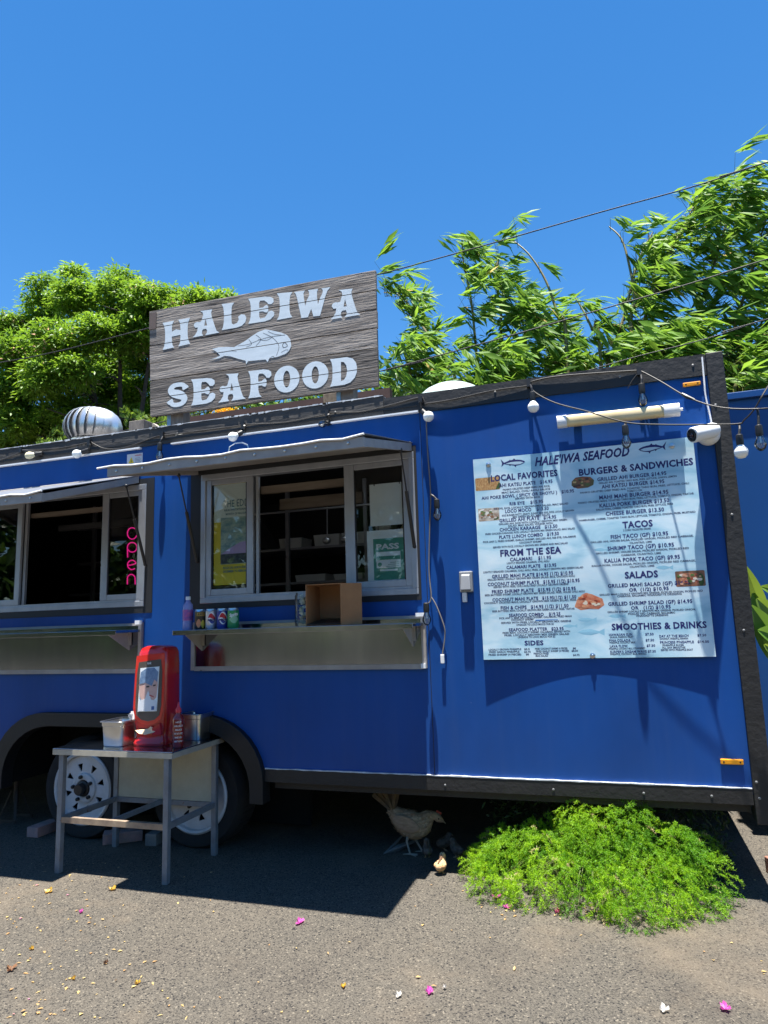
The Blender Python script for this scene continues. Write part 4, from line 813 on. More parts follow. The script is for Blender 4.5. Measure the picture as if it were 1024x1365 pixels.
for q in (P(790, 874, -.01), P(651, 619, -.03), P(896, 594, -.03)): mb = MB(); mb.lathe([(.014, 0), (.013, .003), (.006, .005), (.005, .009), (.001, .010)], (q.x, my(q.x, q.z, .001), q.z), (0, -1, 0), 14); mb.build('fixing_bolt', GALV, mn)

# ------------------------------------------------------------------ yellowed tube light
a, b = P(743, 563, -.04), P(906, 546, -.04)
tl = thing('tube_light', (a.x, -.04, a.z), 'yellowed tube lamp cover with white ends above the menu board', 'wall lamp')
def rbox(mb, x0, x1, yc, z0, z1, w, h, n=10):
    R = []
    for x, z in ((x0, z0), (x1, z1)):
        R.append([(x, yc+w*math.copysign(abs(math.cos(t))**.6, math.cos(t)), z+h*math.copysign(abs(math.sin(t))**.6, math.sin(t))) for t in np.linspace(0, 2*math.pi, 16, endpoint=False)])
    mb.rings(R)
dz = b.z-a.z; wx = b.x-a.x
mb = MB(); rbox(mb, a.x+.05, b.x-.075, -.040, a.z+dz*.08, b.z-dz*.1, .026, .030); mb.build('lamp_cover', CREAM, tl, smooth=True)
mb = MB(); rbox(mb, a.x, a.x+.0495, -.040, a.z, a.z+dz*.08, .028, .032); mb.build('end_cap', WHITE, tl, smooth=True)
mb = MB(); rbox(mb, b.x-.0745, b.x, -.040, b.z-dz*.1, b.z, .028, .032); mb.build('end_cap', WHITE, tl, smooth=True)
mb = MB(); mb.tube([(b.x, -.04, b.z), (b.x+.015, -.04, b.z)], .008); mb.build('cable_gland', WHITE, tl)
mb = MB(); mb.box(a.x+.08, a.x+.12, -.016, -.001, a.z-.01, a.z+.012).box(b.x-.14, b.x-.10, -.016, -.001, b.z-.012, b.z+.01); mb.build('wall_clip', WHITE, tl)

# ------------------------------------------------------------------ security camera
q = P(945, 578, -.03)
scm = thing('security_camera', (q.x, -.02, q.z), 'white security camera on a round base beside the corner post', 'security camera')
mb = MB(); mb.lathe([(.054, 0), (.055, .012), (.050, .03), (.038, .046), (.016, .055), (.002, .057)], (q.x, -.0005, q.z), (0, -1, 0), 28); mb.build('mount_base', WHITE, scm, smooth=True)
ax_ = Vector((-.82, -.52, -.24)).normalized(); o = Vector((q.x, -.062, q.z+.005))
mb = MB(); mb.lathe([(.030, -.04), (.037, -.02), (.038, .10), (.036, .105), (.032, .106)], o, ax_, 24); mb.build('camera_body', WHITE, scm, smooth=True)
mb = MB(); mb.lathe([(.0315, .1062), (.030, .109), (.02, .1095), (.018, .106), (.004, .107)], o, ax_, 20); mb.build('lens_face', mat('lens_black', (.006, .006, .008), .08), scm, smooth=True)
mb = MB(); mb.lathe([(.012, .0), (.008, .002)], o+ax_*.1095, ax_, 14); mb.build('lens', mat('lens_glass', (.03, .01, .02), .02, coat=1), scm)
mb = MB(); mb.tube(smooth_path([P(936, 476, -.016), P(939, 510, -.02), (P(941, 530, -.02)), P(948, 560, -.022), P(949, 568, -.015)], 5), .0042, 8); mb.build('camera_cable', WHITE, scm, smooth=True)

# ------------------------------------------------------------------ switch box
a, b = P(612, 762, -.02), P(631, 789, -.02)
sw = thing('outlet_box', ((a.x+b.x)/2, 0, b.z), 'grey weatherproof outlet box with plug left of the menu board', 'outlet box')
mb = MB(); mb.box(a.x, b.x, -.028, -.0005, b.z, a.z); mb.build('box_base', mat('outlet_grey', (.26, .27, .29), .35, var=.1), sw, bevel=.006)
mb = MB(); mb.hexa([(a.x+.008, -.050, b.z+.01), (b.x-.008, -.050, b.z+.01), (b.x-.008, -.0285, b.z+.008), (a.x+.008, -.0285, b.z+.008), (a.x+.014, -.040, a.z-.022), (b.x-.014, -.040, a.z-.022), (b.x-.010, -.0285, a.z-.014), (a.x+.010, -.0285, a.z-.014)]); mb.build('lid', MATS['outlet_grey'], sw, bevel=.005)
mb = MB(); mb.box(a.x+.012, a.x+.036, -.030, -.006, b.z-.052, b.z-.001); mb.build('plug', WHITE, sw, bevel=.004)
# ------------------------------------------------------------------ warning sticker
a, b = P(169.5, 620), P(190.5, 603.5)
st = thing('warning_sticker', ((a.x+b.x)/2, -.001, a.z), 'small white sticker with a yellow warning triangle under the roof edge', 'sticker')
box('sticker_sheet', a.x, b.x, -.0022, -.0006, a.z, b.z, mat('sticker_white', (.55, .56, .60), .5), st)
mb = MB(); w = b.x-a.x; h = b.z-a.z; mb.add([(a.x+w*.10, -.0028, a.z+h*.12), (a.x+w*.46, -.0028, a.z+h*.12), (a.x+w*.28, -.0028, a.z+h*.72)], [(0, 1, 2)]); mb.build('triangle', mat('warn_yellow', (.70, .50, .02), .5), st)
mb = MB(); mb.add([(a.x+w*.26, -.0032, a.z+h*.2), (a.x+w*.31, -.0032, a.z+h*.2), (a.x+w*.29, -.0032, a.z+h*.55)], [(0, 1, 2)]); mb.build('bolt_mark', BLKPL, st)
mb = MB(); write(mb, 'WARNING', a.x+w*.72, a.z+h*.82, h*.14, -.0028, width=w*.44); mb.build('red_lettering', mat('warn_red', (.5, .02, .02), .5), st)
mb = MB()
for k in range(4): mb.box(a.x+w*.52, a.x+w*(.92-.07*(k % 2)), -.003, -.0028, a.z+h*(.14+.13*k), a.z+h*(.17+.13*k))
mb.build('small_print', BLKPL, st)

# ------------------------------------------------------------------ papers behind the glass of the right window
def quadp(mb, p0, p1, y, x_or=None):
    a, b = P(*p0, y), P(*p1, y); mb.box(min(a.x, b.x), max(a.x, b.x), y, y+.0012, min(a.z, b.z), max(a.z, b.z)); return min(a.x, b.x), max(a.x, b.x), min(a.z, b.z), max(a.z, b.z)
Y1 = .020
po = thing('event_poster', tuple(P(305, 710, Y1)), 'yellow bordered event poster reading THE EDD behind the left sash', 'poster')
x0, x1, z0, z1 = -2.345, -2.092, 1.545, 2.172
box('poster_sheet', x0, x1, Y1, Y1+.0012, z0, z1, mat('poster_yellow', (.85, .68, .06), .6, var=.1), po)
px, pz = x1-x0, z1-z0
box('poster_top', x0+.002, x1-.001, Y1-.001, Y1-.0002, z0+pz*.62, z1-.003, mat('poster_pale', (.80, .88, .86), .6), po)
box('poster_picture', x0+px*.20, x1-.001, Y1-.002, Y1-.0012, z0+pz*.20, z0+pz*.66, mat('poster_wave', (.07, .24, .32), .5, col2=(.60, .70, .60), vscale=16, stretch=(1, 1, 1.8), detail=8), po)
mb = MB(); mb.add([(x0+px*.2, Y1-.0025, z0+pz*.30), (x1-.001, Y1-.0025, z0+pz*.30), (x1-.001, Y1-.0025, z0+pz*.42), (x0+px*.75, Y1-.0025, z0+pz*.41), (x0+px*.45, Y1-.0025, z0+pz*.355)], [(0, 1, 2, 3, 4)]); mb.build('violet_wave', mat('violet_print', (.55, .42, .70), .5), po)
box('dark_band', x0+px*.2, x1-.001, Y1-.0035, Y1-.0026, z0+pz*.205, z0+pz*.30, mat('poster_dark', (.03, .03, .06), .5, col2=(.1, .12, .12), vscale=40), po)
mb = MB()
write(mb, 'THE EDD', x0+px*.62, z0+pz*.80, pz*.075, Y1-.003, width=px*.70, bold=-.005); mb.build('lettering', mat('poster_blue_ink', (.06, .20, .30), .6), po)
mb = MB(); write(mb, 'AIKAU INVITATIONAL', x0+px*.6, z0+pz*.735, pz*.022, Y1-.003, width=px*.62); write(mb, 'MONTH OF BIG SURF', x0+px*.64, z0+pz*.695, pz*.020, Y1-.003, width=px*.6)
write(mb, 'PLAZA DEL NORTH SHORE', x0+px*.62, z0+pz*.165, pz*.022, Y1-.003, width=px*.7); write(mb, 'DECEMBER TO FEBRUARY', x0+px*.62, z0+pz*.13, pz*.022, Y1-.003, width=px*.7); mb.build('small_lettering', MATS['poster_blue_ink'], po)
bp = thing('blank_notice', tuple(P(515, 670, Y1)), 'blank white sheet hung above the green PASS placard', 'paper')
a, b = P(494, 702, Y1), P(537, 642, Y1); box('sheet', a.x, b.x, Y1, Y1+.0012, a.z, b.z, PAPER, bp)
mb = MB(); mb.tube([(a.x+.03, Y1-.002, b.z+.004), (a.x+.03, Y1-.002, b.z-.01)], .003, 6); mb.tube([(b.x-.02, Y1-.002, b.z+.004), (b.x-.02, Y1-.002, b.z-.01)], .003, 6); mb.build('clip', BLKPL, bp)
ps = thing('pass_placard', tuple(P(518, 740, Y1)), 'green PASS inspection placard in a pale sleeve in the right sash', 'placard')
a, b = P(491, 779, Y1), P(544, 704, Y1); w, h = b.x-a.x, b.z-a.z
box('sleeve', a.x, b.x, Y1, Y1+.0012, a.z, b.z, PAPER, ps)
box('green_field', a.x+w*.15, b.x-w*.10, Y1-.001, Y1-.0002, a.z+h*.07, b.z-h*.16, mat('pass_green', (.07, .32, .24), .5, col2=(.05, .25, .17), vscale=30), ps)
mb = MB(); write(mb, 'PASS', a.x+w*.50, a.z+h*.69, h*.105, Y1-.002, width=w*.55, bold=.05); mb.build('lettering', WHITE, ps)
box('text_panel', a.x+w*.22, b.x-w*.20, Y1-.002, Y1-.0012, a.z+h*.29, a.z+h*.59, PAPER, ps)
mb = MB(); mb.box(a.x+w*.23, b.x-w*.21, Y1-.0028, Y1-.0022, a.z+h*.44, a.z+h*.51)
for k in range(3): mb.box(a.x+w*(.45+.05*k), b.x-w*(.24), Y1-.0028, Y1-.0022, a.z+h*(.31+.035*k), a.z+h*(.32+.035*k))
mb.lathe([(w*.05, 0), (w*.05, .0005)], (a.x+w*.30, Y1-.0022, a.z+h*.355), (0, -1, 0), 12); mb.build('printed_marks', MATS['pass_green'], ps)
mb = MB(); mb.box(a.x+w*.3, b.x-w*.28, Y1-.002, Y1-.0012, a.z+h*.23, a.z+h*.265); mb.build('pale_strip', PAPER, ps)

# ------------------------------------------------------------------ things on the right counter
ZC = ZS-.003
def can(px, body, top, label, deco, name='drink_can'):
    p = P(px, 836, -.15); t = thing(name, (p.x, -.15, ZC), label, 'can', 'drink cans on the counter')
    r = .0325; H = .116
    mb = MB(); mb.lathe([(.024, 0), (r, .010), (r, H-.014)], (p.x, -.15, ZC), (0, 0, 1), 28); mb.build('body', body, t, smooth=True)
    mb = MB(); mb.lathe([(r, H-.0138), (.027, H-.002), (.027, H), (.025, H-.003), (.001, H-.003)], (p.x, -.15, ZC), (0, 0, 1), 28); mb.build('lid', GALV, t, smooth=True)
    mb = MB(); mb.box(p.x-.006, p.x+.006, -.166, -.148, ZC+H-.0025, ZC+H-.0005); mb.build('pull_tab', GALV, t)
    def patch(nm, a0, a1, h0, h1, mt, shape=None, dr=.0004):
        m_ = MB(); n = 14; R = []
        for i in range(n+1):
            u = i/n; a = math.radians(-90+a0+(a1-a0)*u); lo, hi = (h0, h1) if not shape else shape(u, h0, h1)
            R.append(((p.x+(r+dr)*math.cos(a), -.15+(r+dr)*math.sin(a), ZC+lo), (p.x+(r+dr)*math.cos(a), -.15+(r+dr)*math.sin(a), ZC+hi)))
        for i in range(n): m_.add([R[i][0], R[i+1][0], R[i+1][1], R[i][1]], [(0, 1, 2, 3)])
        m_.build(nm, mt, t)
    def lettering(s, h, cap, width, mt, ang0=0, slope=0):
        m_ = MB()
        write(m_, s, 0, h, cap, 0, width=width, bold=.05, slope=slope, fn=lambda u, v: (p.x+(r+.0012)*math.cos(math.radians(-90+ang0)+u/r), -.15+(r+.0012)*math.sin(math.radians(-90+ang0)+u/r), ZC+v)); m_.build('lettering', mt, t)
    deco(patch, lettering)
# viewing side faces the camera (about +35 degrees towards +x)
VA = 38
circ = lambda u, a, b: ((a+b)/2-(b-a)/2*math.sin(math.pi*u), (a+b)/2+(b-a)/2*math.sin(math.pi*u))
upper = lambda u, a, b: ((a+b)/2+.004*math.sin(2*math.pi*u), (a+b)/2+.004*math.sin(2*math.pi*u)+max(.0, (b-a)/2*math.sin(math.pi*u)-.004))
lower = lambda u, a, b: ((a+b)/2-.010+.004*math.sin(2*math.pi*u)-max(0, (b-a)/2*math.sin(math.pi*u)-.010), (a+b)/2-.010+.004*math.sin(2*math.pi*u))
CR = mat('can_red', (.50, .015, .03), .3); CB = mat('can_blue', (.010, .035, .26), .3); CSIL = mat('can_silver', (.55, .57, .60), .3, metal=.6)
def cola(bodycol):
    def d(patch, let):
        patch('white_disc', VA-52, VA+52, .026, .098, WHITE, circ)
        patch('red_cap', VA-46, VA+46, .030, .094, CR, upper, .0007); patch('blue_bowl', VA-44, VA+44, .032, .090, CB, lower, .0007)
        let('pepsi', .0565, .014, .046, mat('can_navy_ink', (.005, .01, .08), .4), VA)
    return d
def juice(patch, let):
    patch('fruit_print', VA-50, VA+8, .010, .060, mat('fruit_orange', (.60, .24, .12), .4), circ); patch('fruit_print', VA-2, VA+48, .008, .055, mat('fruit_yellow', (.55, .45, .05), .4), circ, .0007)
    patch('name_band', VA-42, VA+42, .078, .098, mat('band_gold', (.40, .25, .05), .4)); let('JUICE', .088, .011, .036, BLKPL, VA)
def lime(patch, let):
    patch('pale_swirl', VA-50, VA+50, .030, .075, mat('can_pale_green', (.25, .50, .30), .4), circ); let('Sprite', .080, .019, .050, WHITE, VA, .2)
can(267, mat('can_black', (.02, .022, .018), .3, var=.2), None, 'dark fruit juice can, leftmost of the four cans', juice)
can(281.5, CSIL, None, 'silver cola can with red and blue disc, second of four', cola(0))
can(296.5, CB, None, 'deep blue cola can with red and blue disc, third of four', cola(1))
can(311, mat('can_green', (.03, .30, .10), .3, var=.2), None, 'green lemon lime soda can, rightmost of the four cans', lime)
p = P(250.5, 838, -.14); wb_ = thing('water_bottle', (p.x, -.14, ZC), 'clear blue and pink labelled drink bottle left of the cans', 'bottle')
mb = MB(); mb.lathe([(.026, 0), (.030, .006), (.030, .045), (.0285, .05), (.030, .055), (.030, .12), (.028, .145), (.014, .165), (.0125, .175)], (p.x, -.14, ZC), (0, 0, 1), 24); mb.build('bottle_body', mat('bottle_blue', (.16, .22, .50), .12, col2=(.30, .30, .60), vscale=40), wb_, smooth=True)
mb = MB(); mb.lathe([(.0305, .055), (.0305, .118)], (p.x, -.14, ZC), (0, 0, 1), 24, cap=False); mb.build('bottle_label', mat('bottle_label', (.06, .08, .38), .4, col2=(.50, .10, .28), vscale=30, stretch=(1, 1, 2)), wb_, smooth=True)
mb = MB(); mb.lathe([(.0145, .1752), (.0145, .193), (.013, .195), (.001, .195)], (p.x, -.14, ZC), (0, 0, 1), 18); mb.build('bottle_cap', WHITE, wb_, smooth=True)
p = P(403, 828, -.13); jr = thing('tip_jar', (p.x, -.13, ZC), 'clear jar stuffed with folded banknotes beside the cardboard box', 'jar')
mb = MB(); mb.lathe([(.036, 0), (.040, .005), (.040, .17), (.034, .178), (.034, .19)], (p.x, -.13, ZC), (0, 0, 1), 24, cap=False); mb.build('jar_glass', GLASS, jr, smooth=True)
NOTE = mat('banknote_green', (.40, .48, .38), .8, col2=(.70, .74, .66), vscale=60)
for k in range(26):
    a = random.uniform(0, 6.28); rr = random.uniform(.0, .020); z = ZC+.012+.16*random.random(); c = Vector((p.x+rr*math.cos(a), -.13+rr*math.sin(a), z))
    d = Vector((random.gauss(0, 1), random.gauss(0, 1), random.gauss(0, .6))).normalized()*.015; e_ = d.cross(Vector((random.gauss(0, 1), random.gauss(0, 1), random.gauss(0, 1)))).normalized()*.011
    m_ = MB(); n_ = d.cross(e_).normalized()*.002
    m_.add([c-d-e_, c+d-e_, c+d*.9+e_, c-d*.9+e_, c+n_*2], [(0, 1, 4), (1, 2, 4), (2, 3, 4), (3, 0, 4), (3, 2, 1, 0)]); m_.build('banknote', NOTE, jr)
# open cardboard box: dark opening to the viewer, flap turned to the right
cb = thing('cardboard_box', tuple(P(444, 830, -.12)), 'open brown cardboard box on its side on the counter', 'cardboard box')
a, b = P(408, 831, -.20), P(454, 775, -.20); xa, xb = a.x, b.x; za, zb = ZC+.001, b.z-.008
wall_t = .004
mb = MB(); mb.box(xa, xb, -.20, -.012, za, za+wall_t).box(xa, xb, -.20, -.012, zb-wall_t, zb).box(xa, xa+wall_t, -.20, -.012, za+wall_t, zb-wall_t).box(xa+wall_t, xb, -.02, -.016, za+wall_t, zb-wall_t).box(xb-wall_t, xb, -.20, -.02, za+wall_t, zb-wall_t)
mb.build('carton', CARD, cb)
q0 = Vector((xb+.0005, -.199, za)); q1 = Vector((xb+.105, -.165, za))
mb = MB(); nn_ = Vector((.1, -1, 0)).normalized()*.004
mb.hexa([q0, q1, q1-nn_, q0-nn_, q0+Vector((0, 0, zb-za)), q1+Vector((.002, 0, zb-za-.004)), q1-nn_+Vector((.002, 0, zb-za-.004)), q0-nn_+Vector((0, 0, zb-za))]); mb.build('flap', CARD, cb)
mb = MB(); mb.hexa([(xa+.01, -.215, za+.006), (xb-.012, -.215, za+.006), (xb-.012, -.10, za+.012), (xa+.03, -.06, za+.030), (xa+.01, -.215, za+.010), (xb-.012, -.215, za+.010), (xb-.012, -.10, za+.016), (xa+.03, -.06, za+.036)])
tag(mb.build('black_tray', BLKPL), 'thin black tray lying inside the open cardboard box', 'tray')

# ------------------------------------------------------------------ string lights
tzn = P(1000, 522, 1.0).z
sl = thing('string_lights', (-1.8, -.03, 2.5), 'string of bare bulbs on a dark cable draped along the roof edge', 'string lights')
def cable(pts, r=.0036, mt=CABLE, n=6): 
    mb = MB(); mb.tube(smooth_path(pts, n), r, 7); return mb.build('cable', mt, sl, smooth=True)
YC = -.0175
def Q(px, py, y=YC): return P(px, py, y)
cable([Q(-60, 622), Q(-20, 612), Q(30, 606), Q(28, 604)] if False else [Q(-60, 618), Q(-10, 616), Q(28, 603), Q(29, 600), Q(75, 598), Q(118, 590), Q(124, 591), Q(140, 598), Q(165, 597), Q(200, 585), Q(216, 580), Q(222, 580), Q(275, 573), Q(322, 567), Q(327, 566), Q(380, 563), Q(430, 553), Q(438, 550), Q(480, 549), Q(520, 540), Q(558, 530), Q(565, 533), Q(567, 540)], mt=CABLE)
cable([Q(567, 538), Q(600, 533, -.02), Q(660, 520, -.02), Q(704, 514), Q(708, 509), Q(740, 502, -.02), Q(800, 497, -.02), Q(848, 494), Q(853, 494), Q(880, 508, -.08), Q(918, 530, -.16), Q(960, 543, -.22), Q(1010, 545, -.26), Q(1060, 540, -.25), Vector((1.3, .6, 2.42)), Vector((1.7, .965, 2.50))])
cable([Q(708, 510), Q(712, 522), Q(740, 537, -.06), Q(785, 549, -.10), Q(834, 563, -.14), Q(880, 566, -.16), Q(940, 566, -.18), Q(984, 565, -.2), Q(992, 560, -.21), Q(1006, 545, -.25), Q(1026, 512, -.2), Vector((1.05, .5, 2.72)), Vector((1.3, .965, tzn))])
cable([Q(568, 553), Q(570, 600, -.014), Q(574, 657, -.014), Q(573, 700, -.014), Q(572, 760, -.014), Q(575, 796, -.02), Q(570, 806, -.02), Q(568, 812, -.025)], mt=CABLEG)
cable([Q(575, 796, -.02), Q(582, 808, -.02), Q(592, 835, -.018), Q(593, 850, -.016), Q(590, 872, -.02)], mt=CABLEG)
cable([Q(853, 494), Q(843, 507, -.02), Q(837, 518, -.02)], r=.0015)
mb = MB(); a = Q(917, 529, -.16); b = Q(884+28, 527, -.15); mb.tube([Q(909, 525, -.145), Q(916, 529, -.155), Q(926, 533, -.17)], [.007, .0095, .006], 8); mb.build('cable_joiner', BLKPL, sl)
mb = MB(); q = Q(590, 878, -.018); mb.box(q.x-.010, q.x+.010, -.026, -.008, q.z-.025, q.z+.022); mb.build('plug', WHITE, sl, bevel=.003)
def bulb(hook, base, tip, kind, r=.030, sock=.5):
    """socket hangs from the hook, bulb points base -> tip (3-D points)"""
    d = (tip-base).normalized(); mtb = {'w': BULBW, 'c': BULBC, 'y': BULBY}[kind]
    L_ = .052 if kind != 'c' else .060; rr = r
    mb = MB(); mb.lathe([(.012, 0), (.016, .010), (rr*.9, L_*.48), (rr, L_*.72), (rr*.85, L_*1.02), (rr*.5, L_*1.22), (.002, L_*1.28)] if kind != 'c' else [(.012, 0), (.014, .010), (rr*.82, L_*.55), (rr*.86, L_*.75), (rr*.6, L_*1.05), (rr*.3, L_*1.18), (.002, L_*1.22)], base, d, 20)
    bo = mb.build('bulb', mtb, sl, smooth=True)
    mb = MB(); mb.lathe([(.010, -.048), (.015, -.044), (.0165, -.010), (.0145, .004)], base, d, 14); mb.build('socket', BLKPL, bo, smooth=True)
    if kind == 'c':
        mb = MB(); mb.tube([base+d*.005, base+d*.035], .004, 6); mb.tube([base+d*.03+Vector((.006, 0, 0)), base+d*.055, base+d*.03-Vector((.006, 0, 0))], .0012, 5); mb.build('filament', GALV, bo)
    mb = MB(); mb.tube([hook, hook.lerp(base-d*.048, .5)+Vector((.002, -.004, .0)), base-d*.045], .006, 7); mb.build('socket_lead', BLKPL, bo)
down = Vector((0, 0, -1))
def hang(px, py, kind, y=-.05, hook=None, r=.030, side=(0, 0, -1)):
    c = P(px, py, y); d = Vector(side).normalized(); base = c-d*.034
    hk = P(*hook, y+.015) if hook else base-d*.09
    bulb(hk, base, c, kind, r)
hang(40, 607, 'y', -.06, (30, 600), .026, (-.75, -.5, -.2)); hang(103, 605, 'w', -.06, (120, 592), .030, (-.85, -.4, -.35)); hang(213, 607, 'c', -.05, (217, 582), .028)
hang(311, 582, 'w', -.06, (326, 567), .030, (-.6, -.6, -.5)); hang(431, 565, 'c', -.07, (438, 552), .027, (-.2, -.9, -.3)); hang(571, 555, 'w', -.06, (560, 535), .031, (.55, -.5, -.6))
hang(711, 542, 'w', -.05, (707, 513), .031); hang(857, 532, 'c', -.05, (855, 500), .028); hang(835, 588, 'c', -.14, (834, 565), .028); hang(583, 685, 'c', -.05, (574, 659), .028); hang(569, 824, 'c', -.08, (569, 808), .028)
hang(988, 602, 'w', -.21, (986, 566), .031); hang(1014, 590, 'c', -.26, (1010, 546), .030)
# hooks on the trim
for px_, py_ in ((29, 598), (120, 588), (217, 578), (325, 566), (437, 549), (561, 531), (705, 509), (852, 493)):
    q = P(px_, py_, -.02); box('hanger_hook', q.x-.012, q.x+.010, -.034, -.013, q.z-.030, q.z+.010, BLKPL, sl)
# ------------------------------------------------------------------ overhead wires
def wire(name, pts, y, r, label):
    q = [P(a, b, y) for a, b in pts]; q = [q[0]+(q[0]-q[1]).normalized()*14]+q+[q[-1]+(q[-1]-q[-2]).normalized()*14]; mb = MB(); mb.tube(smooth_path(q, 6), r, 6); tag(mb.build(name, CABLE, smooth=True), label, 'wire')
wire('overhead_wire', [(-120, 505), (60, 472), (200, 437), (350, 402), (500, 367), (650, 326), (800, 283), (920, 250), (1024, 216), (1180, 168)], 2.6, .0060, 'highest overhead wire crossing the sky from the sign to the right')
wire('overhead_wire', [(420, 515), (510, 494), (650, 456), (800, 413), (920, 378), (1024, 345), (1180, 296)], 2.8, .0060, 'middle overhead wire running up across the bamboo')
wire('overhead_wire', [(640, 525), (745, 504), (850, 475), (940, 452), (1024, 425), (1180, 380)], 3.0, .0045, 'lowest thin overhead wire across the bamboo')

# ------------------------------------------------------------------ steel table and what stands on it
TZ = .655; tx0, tx1, ty0, ty1 = -3.055, -2.272, -.475, .03
tb_ = thing('steel_table', (-2.66, -.22, 0), 'worn steel side table standing before the trailer wheels', 'table')
mb = MB(); mb.box(tx0, tx1, ty0, ty1, TZ-.006, TZ); mb.build('tabletop', STEEL, tb_, bevel=.002)
mb = MB(); e_ = .034
mb.box(tx0, tx1, ty0-.001, ty0+.003, TZ-e_, TZ-.0065).box(tx0, tx1, ty1-.003, ty1+.001, TZ-e_, TZ-.0065).box(tx0-.001, tx0+.003, ty0+.0032, ty1-.0032, TZ-e_, TZ-.0065).box(tx1-.003, tx1+.001, ty0+.0032, ty1-.0032, TZ-e_, TZ-.0065)
mb.build('table_edge', mat('table_edge_metal', (.46, .43, .36), .5, metal=.3, var=.25, vscale=12), tb_)
LX = (-3.005, -2.315); LY = (-.45, .0); t = .0155
for x in LX:
    for y in LY: box('leg', x-t, x+t, y-t, y+t, .0, TZ-.0065, LEGST, tb_, bevel=.003)
zr = .262; h2 = .016
box('rail', LX[0]+t, LX[1]-t, LY[0]-.012, LY[0]+.012, zr, zr+.030, mat('rail_worn', (.40, .31, .22), .5, metal=.3, col2=(.20, .15, .12), vscale=14), tb_)
box('rail', LX[0]+t, LX[1]-t, LY[1]-.012, LY[1]+.012, zr, zr+.028, LEGST, tb_)
for x in LX: box('rail', x-.011, x+.011, LY[0]+t, LY[1]-t, zr+.001, zr+.029, LEGST, tb_)
xm = (LX[0]+LX[1])/2-.02; box('rail', xm-.011, xm+.011, LY[0]+.0125, LY[1]-.0125, zr+.003, zr+.027, LEGST, tb_)
mb = MB(); mb.hexa([(LX[0]+t+.002, LY[1]-.008, zr+.030), (LX[1]-t-.002, LY[1]-.008, zr+.030), (LX[1]-t-.002, LY[1]+.004, zr+.030), (LX[0]+t+.002, LY[1]+.004, zr+.030), (LX[0]+t+.002, LY[1]-.008, TZ-.01), (LX[1]-t-.002, LY[1]-.008, TZ-.01), (LX[1]-t-.002, LY[1]+.004, TZ-.01), (LX[0]+t+.002, LY[1]+.004, TZ-.01)])
mb.build('back_board', CREAMB, tb_)
def pan(cx, cy, wx, wy, h, label, rotz=0):
    t_ = thing('steel_pan', (cx, cy, TZ+.001), label, 'steel pan', 'steel pans on the side table')
    def ringr(sx, sy, z, k=.22):
        n = 24; out = []
        for j in range(n):
            a = 2*math.pi*j/n; c, s = math.cos(a), math.sin(a)
            x = sx*math.copysign(abs(c)**.35, c); y = sy*math.copysign(abs(s)**.35, s); cc, ss = math.cos(rotz), math.sin(rotz)
            out.append((cx+x*cc-y*ss, cy+x*ss+y*cc, TZ+.001+z))
        return out
    mb = MB(); mb.rings([ringr(wx*.84, wy*.84, 0), ringr(wx*.86, wy*.86, .006), ringr(wx*.93, wy*.93, h*.80), ringr(wx*.97, wy*.97, h*.82), ringr(wx*.98, wy*.98, h-.006)], cap=False)
    mb.f.append(tuple(range(23, -1, -1))); mb.mi.append(0)
    b0 = len(mb.v); mb.rings([ringr(wx*.965, wy*.965, h-.006), ringr(wx*.95, wy*.95, h*.82), ringr(wx*.90, wy*.90, h*.78), ringr(wx*.83, wy*.83, .009)], cap=False); mb.f.append(tuple(b0+72+j for j in range(24))); mb.mi.append(0)
    mb.build('pan_body', PANST, t_, smooth=True)
    mb = MB(); mb.rings([ringr(wx*.96, wy*.96, h-.004), ringr(wx*1.07, wy*1.07, h-.004), ringr(wx*1.075, wy*1.075, h-.001), ringr(wx*1.06, wy*1.06, h+.001), ringr(wx*.96, wy*.96, h+.001)], cap=False); mb.build('rim', PANST, t_, smooth=True)
    return t_
pan(-2.735, -.305, .078, .095, .135, 'steel pan holding white plastic wrapped cutlery, left on the table')
pan(-2.395, -.07, .072, .08, .145, 'empty steel pan behind the sauce bottle, right on the table')
cu = thing('cutlery_packs', (-2.70, -.26, TZ+.02), 'clear wrapped plastic forks standing in the left steel pan', 'cutlery')
PLW = mat('plastic_wrap', (.72, .74, .76), .2, var=.3, vscale=60)
for k in range(16):
    a = Vector((-2.725+.085*random.random(), -.29+.07*random.random(), TZ+.03)); b = a+Vector((random.uniform(-.03, .05), random.uniform(-.02, .03), .125+.035*random.random()))
    m_ = MB(); d = (b-a).normalized(); s_ = d.cross(Vector((random.gauss(0, 1), 1, 0))).normalized()
    m_.tube([a, a.lerp(b, .6)], .003, 5); c = b
    m_.hexa([a.lerp(b, .6)-s_*.004, a.lerp(b, .6)+s_*.004, a.lerp(b, .6)+s_*.004+Vector((0, .002, 0)), a.lerp(b, .6)-s_*.004+Vector((0, .002, 0)), c-s_*.013, c+s_*.013, c+s_*.013+Vector((0, .003, 0)), c-s_*.013+Vector((0, .003, 0))])
    m_.build('fork_pack', PLW, cu)
